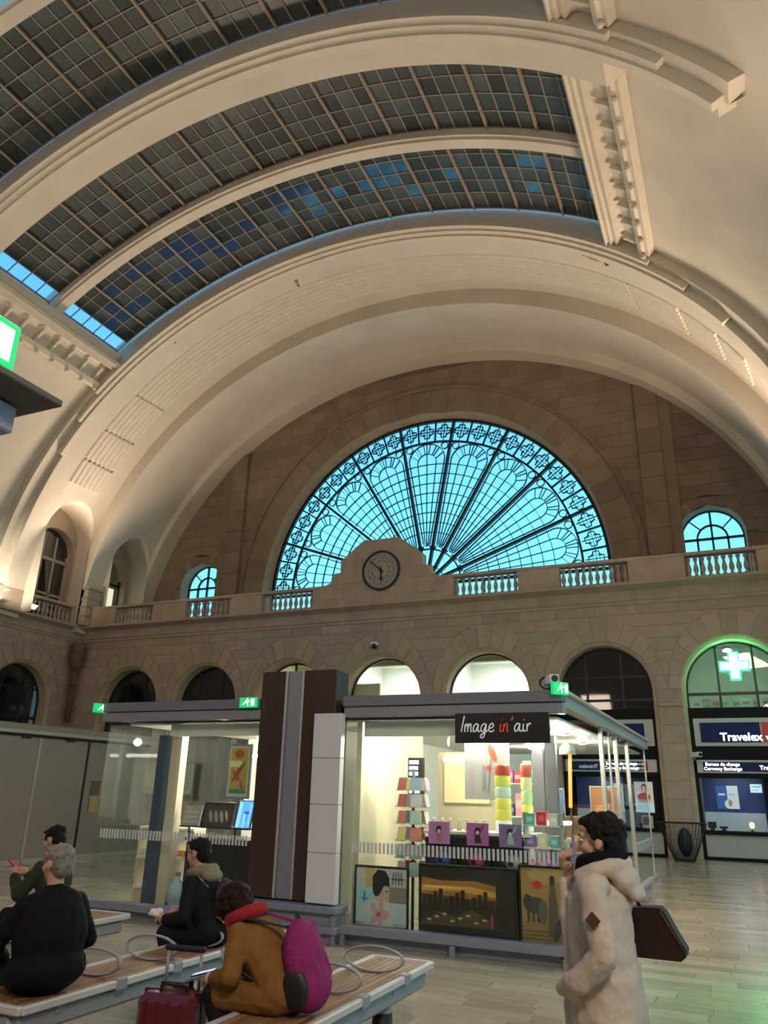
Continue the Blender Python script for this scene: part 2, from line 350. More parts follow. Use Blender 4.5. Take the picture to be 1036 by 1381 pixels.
# ------------------------------------------------------------------ skylights
def skylight(name, ya, rows, label):
    o = struct(name, label, (X0, ya, 21)); ka, kb = 16.2, 13.55
    # equal arc steps
    ts = []; t = TS + .03; 
    N = 4000; L = [0]; tt = [TS + .01 + (PI - 2 * TS - .02) * i / N for i in range(N + 1)]
    for i in range(N):
        m_ = (tt[i] + tt[i + 1]) / 2; L.append(L[-1] + (tt[i + 1] - tt[i]) * math.hypot(ka * math.sin(m_), kb * math.cos(m_)))
    nc = int(round(L[-1] / .57 / 3)) * 3; j = 0
    for c in range(nc + 1):
        tg = L[-1] * c / nc
        while j < N and L[j] < tg: j += 1
        ts.append(tt[j])
    pw = L[-1] / nc; meshes = {}
    yb = ya + sum(rows)
    for c in range(nc):
        tm = (ts[c] + ts[c + 1]) / 2; x, z = X0 + ka * math.cos(tm), ZC + kb * math.sin(tm)
        tan = Vector((-ka * math.sin(tm), 0, kb * math.cos(tm))).normalized(); nrm = Vector((0, 1, 0)).cross(tan)
        y = ya
        for ri, rh in enumerate(rows):
            if rh not in meshes: meshes[rh] = [MB().box(-pw / 2 + .02, pw / 2 - .02, -rh / 2 + .02, rh / 2 - .02, 0, .02).mesh('pane', M[q]) for q in ('pane_dark', 'pane_blue', 'clear_sky')]
            q = 0
            if c >= nc - 1: q = 2
            elif name == 'window_3' and ri in (1, 2, 3) and (random.random() < .28): q = 1
            Mx = Matrix(((tan.x, 0, nrm.x, x), (0, 1, 0, y + rh / 2), (tan.z, 0, nrm.z, z), (0, 0, 0, 1)))
            link('pane', meshes[rh][q], o, True, Mx); y += rh
    bt = MB().box(-.013, .013, 0, yb - ya, -.03, .02).mesh('glazing_bar', M['bar_tan']); bm = MB().box(-.03, .03, 0, yb - ya, -.09, .03).mesh('main_bar', M['bar_tan'])
    for c in range(nc + 1):
        tm = ts[c]; tan = Vector((-ka * math.sin(tm), 0, kb * math.cos(tm))).normalized(); nrm = Vector((0, 1, 0)).cross(tan)
        Mx = Matrix(((tan.x, 0, nrm.x, X0 + ka * math.cos(tm)), (0, 1, 0, ya), (tan.z, 0, nrm.z, ZC + kb * math.sin(tm)), (0, 0, 0, 1)))
        link('main_bar' if c % 3 == 0 else 'glazing_bar', bm if c % 3 == 0 else bt, o, True, Mx)
    y = ya
    for rh in [0] + rows:
        y += rh; pr = [(y - .014, ka + .02, kb + .02), (y - .014, ka - .03, kb - .03), (y + .014, ka - .03, kb - .03), (y + .014, ka + .02, kb + .02)]
        swp(pr, TS, PI - TS, 60).build('arc_bar', M['bar_tan'], o, True)
skylight('window_1', 14.12, [.42, .65, .65, .65, .65], 'dark tiled glass skylight between the plain wide rib and the thin rib')
skylight('window_3', 17.67, [.55, .6, .6, .6, .82], 'dark tiled glass skylight beside the reeded end rib, blue sky along its edge')
skylight('window_2', 9.52, [.6, .6, .6, .6, .78], 'dark tiled glass skylight of the bay over the benches')
# ------------------------------------------------------------------ floor
floor = struct('floor', 'polished strip-laid stone floor in beige, brown and grey slabs', (-6, 10, 0))
M['floor_base'] = mat('floor_joint', (.27, .225, .16), .5)
FC = [(.40, .335, .235), (.44, .37, .265), (.355, .30, .215), (.38, .325, .24), (.48, .415, .30), (.31, .265, .195)]
FM = [mat('floor_slab_%d' % i, c, .20, var=.14, sc=6, bump=.02, bsc=12, stretch=(.5, 2, 1)) for i, c in enumerate(FC)]
MB().box(-34, 10, -16, 31, -.2, -.012).build('floor_bed', M['floor_base'], floor, True)
sl = {}
def slab_mesh(L_, k):
    if (L_, k) not in sl: sl[(L_, k)] = MB().bbox(.0025, L_ - .0025, .0025, .2375, -.012, 0, .002).mesh('floor_slab', FM[k])
    return sl[(L_, k)]
fields = [MB() for _ in FM]
near = []
y = 1.9; row = 0
while y < 26.3:
    x = -27.2 + random.random() * .6; xr = 3.4
    while x < xr:
        L_ = random.choice((.6, .75, .9, 1.05)); k = random.choices(range(6), (4, 4, 3, 3, 2, 1))[0]
        if x + L_ > xr: L_ = xr - x
        dx, dy = x + L_ / 2, y + .12
        dep = -.388 * dx + .855 * dy - .343 * 1.7; px = 518 + 1028 * (.9138 * dx + .4056 * dy - .0224 * 1.7) / max(dep, .1); py = 690 - 1028 * (.12 * dx - .3225 * dy - .939 * 1.7) / max(dep, .1)
        if dep > .3 and -40 < px < 1080 and py < 1400: near.append((dep, x, y, L_, k))
        else: fields[k].box(x + .0025, x + L_ - .0025, y + .0025, y + .2375, -.012, 0)
        x += L_
    y += .24; row += 1
near.sort()
for i, (dep, x, y, L_, k) in enumerate(near):
    if i < 300 and L_ in (.6, .75, .9, 1.05): link('floor_slab', slab_mesh(L_, k), floor, True, T((x, y, 0)))
    else: fields[k].box(x + .0025, x + L_ - .0025, y + .0025, y + .2375, -.012, 0)
fields[0].box(-27.2, 3.4, -16, 1.89, -.012, 0)
for k, fm in enumerate(fields): tag(fm.build('slab_field', FM[k], floor, True), kind='stuff')
# ------------------------------------------------------------------ arcade walls (local frame: x along the wall, y into it, z up)
R_ = 1.645; ZS = 4.94; AX = R_ + .33; BZ = 7.43 - ZS
COURSES = [0, .55, 1.1, 1.65, 2.2, 2.75, 3.3, 3.85, 4.40, 4.94, 5.36, 5.78, 6.19, 6.61, 7.02, 7.43, 7.79]
def ext(z): return AX if z <= ZS else AX * math.sqrt(max(0, 1 - ((z - ZS) / BZ) ** 2))
def opn(z): return R_ if z <= ZS else (math.sqrt(max(0, R_ ** 2 - (z - ZS) ** 2)))
def vous_meshes(cx=0, n=13, r=R_, ell=(AX, BZ), m='stone', d0=0., d1=.05, gap=.008):
    out = []
    for i in range(n):
        t0, t1 = PI * i / n + gap / r, PI * (i + 1) / n - gap / r; a, b = ell
        def er(t): return 1 / math.sqrt((math.cos(t) / a) ** 2 + (math.sin(t) / b) ** 2) - gap
        q = [t0 + (t1 - t0) * k / 4 for k in range(5)]
        poly = [((r + .0) * math.cos(t), (r + .0) * math.sin(t)) for t in q] + [(er(t) * math.cos(t), er(t) * math.sin(t)) for t in reversed(q)]
        out.append(MB().prism(poly, d0, d1).mesh('voussoir', M[m]))
    return out
VOUS = vous_meshes()
def block(parent, fl, fr, z0, z1, m='stone', g=.008, name='stone_block', d0=0., d1=.05, ns=4, curved=True):
    zs = [z0 + g + (z1 - z0 - 2 * g) * k / (ns if curved else 1) for k in range((ns if curved else 1) + 1)]
    poly = [(fr(z) - g, z) for z in zs] + [(fl(z) + g, z) for z in reversed(zs)]
    if min(p[0] for p in poly[:len(zs)]) - max(p[0] for p in poly[len(zs):]) < -.3: return
    return MB().prism(poly, d0, d1).build(name, M[m], parent)
def run_blocks(parent, fl, fr, z0, z1, stagger, bw, m, **k):
    zm = (z0 + z1) / 2; a, b = fl(zm), fr(zm); n = max(1, int(round((b - a) / bw))); js = [a + (b - a) * (i + (stagger * .5 if n > 1 else 0)) / n for i in range(0, n + 1)]
    js = [j for j in js if a + .25 < j < b - .25]; bl = [fl] + [(lambda z, j=j: j) for j in js] + [fr]
    for p, q in zip(bl[:-1], bl[1:]): block(parent, p, q, z0, z1, m, **k)
def sweep_arch(mb, cx, prof, z0=0., zs=ZS, n=24, smooth=True):
    # profile (radius, depth) carried up the jamb, round the arch and down
    def path(r): return [(cx + r, z0)] + [(cx + r * math.cos(PI * i / n), zs + r * math.sin(PI * i / n)) for i in range(n + 1)] + [(cx - r, z0)]
    for (r1, y1), (r2, y2) in zip(prof[:-1], prof[1:]):
        A, B_ = path(r1), path(r2); mb.grid([[(a[0], y1, a[1]) for a in A], [(b[0], y2, b[1]) for b in B_]], smooth)
    return mb
ARCHP = [(R_, .0), (R_, .06), (R_ - .05, .06), (R_ - .07, .10), (R_ - .10, .10), (R_ - .13, .16), (R_ - .13, .70)]
def arcade(name, label, loc, rz, us, u0, u1, detail=True):
    o = struct(name, label, loc, rz)
    # mortar backing with the arched openings
    mb = MB(); zs = [0, 2, 4.4] + [ZS + R_ * math.sin(PI / 2 * i / 14) for i in range(15)] + [7.0, 7.79]
    for za, zb in zip(zs[:-1], zs[1:]):
        ed = [u0 - .06]
        for u in us: ed += [u - opn((za)), u + opn((za))] if zb <= ZS + R_ + 1e-6 else []
        ed2 = [u0 - .06]
        for u in us: ed2 += [u - opn((zb)), u + opn((zb))] if zb <= ZS + R_ + 1e-6 else []
        ed.append(u1 + .06); ed2.append(u1 + .06)
        for k in range(0, len(ed), 2): mb.add([(ed[k], .03, za), (ed[k + 1], .03, za), (ed2[k + 1], .03, zb), (ed2[k], .03, zb)], [(0, 1, 2, 3)])
    mb.build('wall_backing', M['mortar'], o)
    for u in us:
        sweep_arch(MB(), u, ARCHP).build('archivolt', M['stone_gold'], o)
    if not detail: return o
    lim = [u0] + us + [u1]
    for ci, (za, zb) in enumerate(zip(COURSES[:-1], COURSES[1:])):
        st = ci % 2
        if zb <= ZS + 1e-6:
            for k in range(len(lim) - 1):
                fl = (lambda z, k=k: lim[k] + R_) if k else (lambda z: u0); fr = (lambda z, k=k: lim[k + 1] - R_) if k < len(lim) - 2 else (lambda z: u1)
                run_blocks(o, fl, fr, za, zb, st, 1.0, 'stone', curved=False)
        elif zb <= 7.43 + 1e-6:
            for k in range(len(lim) - 1):
                fl = (lambda z, k=k: lim[k] + ext(z)) if k else (lambda z: u0); fr = (lambda z, k=k: lim[k + 1] - ext(z)) if k < len(lim) - 2 else (lambda z: u1)
                run_blocks(o, fl, fr, za, zb, st, 1.15, 'stone')
        else: run_blocks(o, lambda z: u0, lambda z: u1, za, zb, st, 1.35, 'stone', curved=False)
    for u in us:
        for vm in VOUS: link('voussoir', vm, o, False, T((u, 0, ZS)))
    # impost ledges on the piers
    for k in range(len(us) - 1): MB().bbox(us[k] + R_ + .02, us[k + 1] - R_ - .02, -.06, .03, 4.42, 4.50, .015).build('impost', M['stone_trim'], o)
    return o
CORN = [(.05, 7.77), (-.05, 7.77), (-.05, 7.86), (-.10, 7.90), (-.10, 8.24), (-.20, 8.28), (-.30, 8.33), (-.42, 8.36), (-.42, 8.44), (.3, 8.44), (.3, 7.77)]
def cornice(parent, u0, u1, jl=1.5):
    # built stone by stone
    n = max(1, int(round((u1 - u0) / jl)))
    for i in range(n):
        a, b = u0 + (u1 - u0) * i / n, u0 + (u1 - u0) * (i + 1) / n
        MB().prism(CORN, a + .004, b - .004, 'x').build('cornice_stone', M['stone_trim'], parent)
US = [n * S for n in range(-3, 4)]
wb = arcade('wall_back', 'beige stone arcade wall of seven round arches below the clock', (X0, D, 0), 0, US, -HW, HW)
cornice(wb, -HW, HW)
LU = [-i * S for i in range(0, 6)][::-1]
wl = arcade('wall_left', 'stone arcade wall to the left beside the grey hoarding', (X0 - HW, 23.55, 0), PI / 2, LU, -39.5, 2.75)
cornice(wl, -20, 2.75 + .0)
wr = arcade('wall_right', 'stone arcade wall on the right hand side of the hall', (X0 + HW, 23.55, 0), -PI / 2, [i * S for i in range(0, 6)], -2.75, 39.5, False)
cornice(wr, -2.75, 20)
wrr = struct('wall_rear', 'plain end wall of the hall behind the benches', (X0, -16, 0))
MB().box(-17, 17, -.3, 0, 0, 23).build('wall_backing', M['plaster'], wrr)
# dark or lit rooms behind the arches are built with the shopfronts; close the side arches with dark glazing
M['room_dark'] = mat('room_dark', (.05, .045, .04), .8)
def glazing(parent, u, z0, mulls, trans, m='dark', gm=None, r=R_ - .13, y=.60, zt=None):
    g = gm or M['night_glass']
    n = 24; zb = z0
    arc = [(u + (r) * math.cos(PI * i / n), ZS + r * math.sin(PI * i / n)) for i in range(n + 1)]
    f = MB(); sweep_arch(f, u, [(r, y - .03), (r - .06, y - .03), (r - .06, y + .05)], z0)
    f.build('frame', M[m], parent)
    def top(x): 
        q = r * r - (x - u) ** 2; return ZS + math.sqrt(max(q, 0))
    for mx in mulls: MB().box(u + mx - .035, u + mx + .035, y - .03, y + .05, z0, top(u + mx)).build('mullion', M[m], parent)
    for tz, th in trans:
        hw = r if tz <= ZS else math.sqrt(max(0, r * r - (tz - ZS) ** 2)); MB().box(u - hw, u + hw, y - .04, y + .05, tz - th / 2, tz + th / 2).build('transom', M[m], parent)
    # panes between mullions
    xs = [-r] + list(mulls) + [r]; zt_ = [z0] + [t for t, _ in trans] + [99]
    for a, b in zip(xs[:-1], xs[1:]):
        for c, d in zip(zt_[:-1], zt_[1:]):
            pts = []
            for k in range(7):
                x = u + a + (b - a) * k / 6; pts.append((x, max(c, min(d, top(x)))))
            if max(p[1] for p in pts) - c < .05: continue
            poly = [(u + a, c), (u + b, c)] + list(reversed(pts)); q = []
            for p in poly:
                if not q or (abs(p[0] - q[-1][0]) + abs(p[1] - q[-1][1])) > 1e-4: q.append(p)
            if abs(q[0][0] - q[-1][0]) + abs(q[0][1] - q[-1][1]) < 1e-4: q.pop()
            if len(q) > 2: MB().prism(q, y, y + .012).build('pane', g, parent)
M['night_glass'] = glass('night_glass', (.5, .52, .55), .10, .03, .45, (.01, .012, .015))
for k, u in enumerate(LU[-3:]):
    wo = struct('window_%d' % (10 + k), 'dark glazed arch in the left arcade wall', (X0 - HW, 23.55, 0), PI / 2)
    glazing(wo, u, 0, (-.55, .55), ((4.3, .12), (5.5, .06)))
    MB().box(u - 2.0, u + 2.0, 1.5, 1.6, 0, 7).build('room_wall', M['room_dark'], wo)
# ------------------------------------------------------------------ terrace and lunette wall
ter = struct('floor_terrace', 'stone terrace above the arcade behind the balustrade', (X0, D, 8.2))
MB().box(-17, 17, -.05, 4.9, 0, .2).build('terrace_slab', M['stone_trim'], ter)
for s in (-1, 1): MB().box(s * 15.28 - (.9 if s < 0 else 0), s * 15.28 + (0 if s < 0 else .9), -40, .1, 0, .22).build('side_ledge', M['stone_trim'], ter)
LY = 30.3; FR = 8.2; FZ = 10.44; EA, EB = 15.3, 12.95
lw = struct('wall_back_upper', 'dark brown stone end wall round the great fan window', (X0, LY, 0))
WX, WR, WS = 11.95, 1.2, 11.2
def ella(z): return EA * math.sqrt(max(0, 1 - ((z - ZC) / EB) ** 2))
def fano(z, r): return r if z <= FZ else math.sqrt(max(0, r * r - (z - FZ) ** 2))
def wio(z, r): return r if z <= WS else math.sqrt(max(0, r * r - (z - WS) ** 2))
VR = 9.35; WE = 1.62
zs = sorted(set([8.4 + .25 * i for i in range(52)] + [FZ + FR, WS + WR]))
mb = MB()
for za, zb in zip(zs[:-1], zs[1:]):
    if zb > ZC + EB: zb = ZC + EB - 1e-3
    def cuts(z, zz):
        e = [-ella(z)]
        if zz < WS + WR + 1e-6: e += [-WX - wio(z, WR), -WX + wio(z, WR)]
        if zz < FZ + FR + 1e-6: e += [-fano(z, FR), fano(z, FR)]
        if zz < WS + WR + 1e-6: e += [WX - wio(z, WR), WX + wio(z, WR)]
        return e + [ella(z)]
    A, B_ = cuts(za, zb), cuts(zb, zb)
    for k in range(0, len(A), 2): mb.add([(A[k], .03, za), (A[k + 1], .03, za), (B_[k + 1], .03, zb), (B_[k], .03, zb)], [(0, 1, 2, 3)])
mb.build('wall_backing', M['mortar_dark'], lw)
lc = [8.4 + .54 * i for i in range(24)]
for ci, (za, zb) in enumerate(zip(lc[:-1], lc[1:])):
    st = ci % 2; kw = dict(name='stone_block', ns=3, g=.006)
    zm = (za + zb) / 2
    L_ = [(lambda z: -ella(z) - .1)]
    if zb < WS + WE: L_ += [lambda z: -WX - wio(z, WE), lambda z: -WX + wio(z, WE)]
    if za < FZ + VR - .3: L_ += [lambda z: -fano(z, VR), lambda z: fano(z, VR)]
    if zb < WS + WE: L_ += [lambda z: WX - wio(z, WE), lambda z: WX + wio(z, WE)]
    L_ += [lambda z: ella(z) + .1]
    for k in range(0, len(L_), 2):
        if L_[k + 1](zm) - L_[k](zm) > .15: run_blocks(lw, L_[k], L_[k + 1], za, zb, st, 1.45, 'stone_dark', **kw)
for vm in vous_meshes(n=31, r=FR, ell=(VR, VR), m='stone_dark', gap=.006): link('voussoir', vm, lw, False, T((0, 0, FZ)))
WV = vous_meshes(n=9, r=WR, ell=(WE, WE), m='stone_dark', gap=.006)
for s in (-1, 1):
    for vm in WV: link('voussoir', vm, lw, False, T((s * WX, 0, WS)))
    # jamb stones beside the window openings and the fan
    for ci, (za, zb) in enumerate(zip(lc[:5], lc[1:6])):
        for a, b in ((WX - WE, WX - WR), (WX + WR, WX + WE)): block(lw, lambda z: min(s * a, s * b), lambda z: max(s * a, s * b), za, min(zb, WS), 'stone_dark', curved=False)
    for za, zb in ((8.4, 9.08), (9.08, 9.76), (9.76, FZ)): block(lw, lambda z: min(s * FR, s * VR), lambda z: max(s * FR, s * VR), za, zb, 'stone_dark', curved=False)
    # pilaster: side strip, flat strip and shallow step
    zt = 8.4 + EB * math.sqrt(1 - (10.1 / EA) ** 2)
    mbp = MB()
    zz = 8.4; i = 0
    while zz < zt - .2:
        z2 = min(zz + 1.08, ZC + EB * math.sqrt(1 - (10.55 / EA) ** 2) + .25)
        if z2 - zz < .1: break
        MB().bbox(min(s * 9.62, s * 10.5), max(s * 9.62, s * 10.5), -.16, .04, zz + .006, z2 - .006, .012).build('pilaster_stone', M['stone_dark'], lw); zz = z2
    MB().box(min(s * 10.5, s * 10.95), max(s * 10.5, s * 10.95), -.07, .04, 8.4, ZC + EB * math.sqrt(1 - (10.95 / EA) ** 2) + .2).build('pilaster_return', M['stone_dark'], lw)
# light reveal round the fan, moulding round the voussoirs
sweep_arch(MB(), 0, [(FR, -.01), (FR, .04), (FR - .12, .70)], 8.4, FZ, 48).build('reveal', M['stone_gold'], lw)
sweep_arch(MB(), 0, [(VR, .0), (VR + .02, -.09), (VR + .09, -.12), (VR + .14, -.09), (VR + .2, -.09), (VR + .22, .01)], 8.4, FZ, 48).build('hood_moulding', M['stone_dark'], lw)
for s in (-1, 1): sweep_arch(MB(), s * WX, [(WR, 0), (WR, .04), (WR - .06, .62)], 8.4, WS, 20).build('reveal', M['stone_trim'], lw)
# ------------------------------------------------------------------ fan window
fan = struct('window_4', 'great semicircular fan window with iron petals and quatrefoil border', (X0, LY + .72, FZ))
FGR = 8.05
def P(r, a): return (r * math.cos(a), r * math.sin(a))
def strip(mb, pts, wd, y0=-.05, y1=.05):
    # flat bar of width wd along a polyline in the (x,z) plane
    n = len(pts); A, B_ = [], []
    for i in range(n):
        dx = pts[min(i + 1, n - 1)][0] - pts[max(i - 1, 0)][0]; dz = pts[min(i + 1, n - 1)][1] - pts[max(i - 1, 0)][1]; l = math.hypot(dx, dz) or 1
        nx, nz = -dz / l * wd / 2, dx / l * wd / 2; A.append((pts[i][0] + nx, pts[i][1] + nz)); B_.append((pts[i][0] - nx, pts[i][1] - nz))
    vs = [(a[0], y0, a[1]) for a in A] + [(b[0], y0, b[1]) for b in B_] + [(a[0], y1, a[1]) for a in A] + [(b[0], y1, b[1]) for b in B_]
    fs = []
    for i in range(n - 1): fs += [(i, i + 1, n + i + 1, n + i), (2 * n + i, 3 * n + i, 3 * n + i + 1, 2 * n + i + 1), (i, 2 * n + i, 2 * n + i + 1, i + 1), (n + i, n + i + 1, 3 * n + i + 1, 3 * n + i)]
    mb.add(vs, fs)
def circ(c, r, a0=0, a1=2 * PI, n=16): return [(c[0] + r * math.cos(a0 + (a1 - a0) * i / n), c[1] + r * math.sin(a0 + (a1 - a0) * i / n)) for i in range(n + 1)]
DA = PI / 9
mb = MB(); strip(mb, circ((0, 0), FGR - .02, 0, PI, 72), .14, -.08, .08); mb.build('outer_ring', M['iron'], fan)
mb = MB(); strip(mb, circ((0, 0), 6.95, 0, PI, 72), .09); mb.build('inner_ring', M['iron'], fan)
mb = MB(); strip(mb, circ((0, 0), 1.62, 0, PI, 36), .06); strip(mb, circ((0, 0), .85, 0, PI, 24), .035); mb.build('hub_ring', M['iron'], fan)
for i in range(1, 9):
    mb = MB(); a = i * DA; strip(mb, [P(.25, a), P(FGR, a)], .11, -.12, .08); mb.build('main_rib', M['iron'], fan)
petal = MB()                                   # one petal, drawn round the vertical axis, then turned
hw = lambda r: r * math.tan(DA / 2) - .13
rt, rb = 6.05, 1.95                            # centres of the round tip and the round base
wt, wb_ = hw(rt) - .04, hw(rb) - .05
out = [(wb_ * math.cos(PI + PI * k / 12), rb + wb_ * math.sin(PI + PI * k / 12)) for k in range(13)]
tip = [(wt * math.cos(PI * k / 16), rt + wt * .92 * math.sin(PI * k / 16)) for k in range(17)]
loop = out + tip + [out[0]]
strip(petal, loop, .034)
w2 = wt * .52; inn = [(wb_ * .5, rb)] + [(w2 * math.cos(PI * k / 12), rt - .15 + w2 * math.sin(PI * k / 12)) for k in range(13)] + [(-wb_ * .5, rb)]
inn = [(wb_ * .5 * math.cos(PI + PI * k / 8), rb + wb_ * .5 * math.sin(PI + PI * k / 8)) for k in range(9)] + inn[1:-1]; inn.append(inn[0])
strip(petal, inn, .022); strip(petal, [(0, rb - wb_), (0, rt + wt * .92)], .022)
for k in range(1, 9):
    r = rb + (rt - rb - .15) * k / 8.2; x = hw(r); strip(petal, circ((0, 0), r, PI / 2 - x / r * 1.05, PI / 2 + x / r * 1.05, 6), .02)
for k in (2, 4, 5, 7, 11, 9, 12, 14): 
    a = PI * k / 16; strip(petal, [(w2 * math.cos(a), rt - .15 + w2 * math.sin(a)), (wt * math.cos(a), rt + wt * .92 * math.sin(a))], .02)
for s in (-1, 1): strip(petal, circ((s * (hw(6.75) - .17), 6.68), .17, n=10), .03); strip(petal, circ((s * (hw(1.75) + .02), 1.72), .05, n=6), .03)
pme = petal.mesh('petal', M['iron'])
quat = MB(); qc = (0, 0)
for k in range(4): a = PI / 2 * k; strip(quat, circ((.165 * math.cos(a), .165 * math.sin(a)), .165, a - 2.2, a + 2.2, 10), .024)
for k in range(4): a = PI / 4 + PI / 2 * k; strip(quat, circ((.40 * math.cos(a), .40 * math.sin(a)), .17, a + PI - 1.15, a + PI + 1.15, 6), .02)
strip(quat, [(-.46, 0), (.46, 0)], .02); strip(quat, [(0, -.46), (0, .46)], .02)
qme = quat.mesh('quatrefoil', M['iron'])
bme = MB(); strip(bme, [(0, 6.95), (0, FGR)], .07); bme = bme.mesh('border_bar', M['iron'])
for i in range(9):
    a = (i + .5) * DA; link('petal', pme, fan, False, RY(-(a - PI / 2)))
    for j in (-1, 0, 1):
        b = a + j * DA / 3; rr = 7.5; link('quatrefoil', qme, fan, False, RY(-(b - PI / 2)) @ T((0, 0, rr)))
        if j < 1: link('border_bar', bme, fan, False, RY(-(b + DA / 6 - PI / 2)))
# glass: one pane per border square, hub sector and petal cell
def cell(r0, r1, a0, a1, m='frost', nm='pane'):
    n = 3; q = [a0 + (a1 - a0) * k / n for k in range(n + 1)]; MB().prism([P(r0, a) for a in q] + [P(r1, a) for a in reversed(q)], .052, .058).build(nm, M[m], fan)
rad = [1.62] + [rb + (rt - rb - .15) * k / 8.2 for k in range(2, 9, 2)] + [6.95]
for i in range(9):
    a0 = i * DA; cell(.05, 1.62, a0, a0 + DA)
    for r0, r1 in zip(rad[:-1], rad[1:]):
        for k in range(4): cell(r0, r1, a0 + DA * k / 4, a0 + DA * (k + 1) / 4)
    for k in range(3): cell(6.95, FGR - .05, a0 + DA * k / 3, a0 + DA * (k + 1) / 3)
# straight lower lights of the fan down to the terrace
for i in range(12):
    x0 = -FGR + 2 * FGR * i / 12; x1 = x0 + 2 * FGR / 12
    MB().box(x0, x1, .052, .058, 8.4 - FZ, -.05).build('pane', M['frost'], fan); MB().box(x0 - .03, x0 + .03, -.05, .05, 8.4 - FZ, -.02).build('mullion', M['iron'], fan)
MB().box(-FGR, FGR, -.08, .06, -.09, .03).build('sill_bar', M['iron'], fan); MB().box(-FGR, FGR, -.05, .05, -1.15, -1.09).build('sill_bar', M['iron'], fan)
# ------------------------------------------------------------------ the two small arched windows of the end wall
for k, s in enumerate((-1, 1)):
    o = struct('window_%d' % (5 + k), 'small round-headed iron window ' + ('on the pilaster side near the lit curtained window' if s < 0 else 'in brown stone above the pharmacy cross'), (X0 + s * WX, LY + .62, WS))
    r = 1.14; mb = MB(); strip(mb, [(r, -2.8)] + circ((0, 0), r, 0, PI, 20) + [(-r, -2.8)], .09); mb.build('frame', M['iron'], o)
    mb = MB(); strip(mb, circ((0, 0), .55, 0, PI, 16), .07); mb.build('inner_arch', M['iron'], o)
    for x, z0, z1 in ((0, -2.8, r), (-.55, -2.8, 0), (.55, -2.8, 0)): MB().box(x - .04, x + .04, -.05, .05, z0, z1).build('mullion', M['iron'], o)
    for z in (0, -.62, -1.7): MB().box(-r, r, -.05, .05, z - .045, z + .045).build('transom', M['iron'], o)
    for a in (PI / 4, 3 * PI / 4): mb = MB(); strip(mb, [P(.55, a), P(r, a)], .04); mb.build('glazing_bar', M['iron'], o)
    q = [PI * i / 4 for i in range(5)]
    for a0, a1 in zip(q[:-1], q[1:]):
        c = [a0 + (a1 - a0) * j / 4 for j in range(5)]; MB().prism([P(.55, a) for a in c] + [P(r, a) for a in reversed(c)], .0, .008).build('pane', M['frost'], o)
    for a0, a1 in ((0, PI / 2), (PI / 2, PI)): c = [a0 + (a1 - a0) * j / 6 for j in range(7)]; MB().prism([(0, 0)] + [P(.55, a) for a in c], 0, .008).build('pane', M['frost'], o)
    for a, b in ((-r, -.55), (-.55, 0), (0, .55), (.55, r)):
        for c, d in ((-2.8, -1.7), (-1.7, -.62), (-.62, 0)): MB().box(a, b, 0, .008, c, d).build('pane', M['frost'], o)
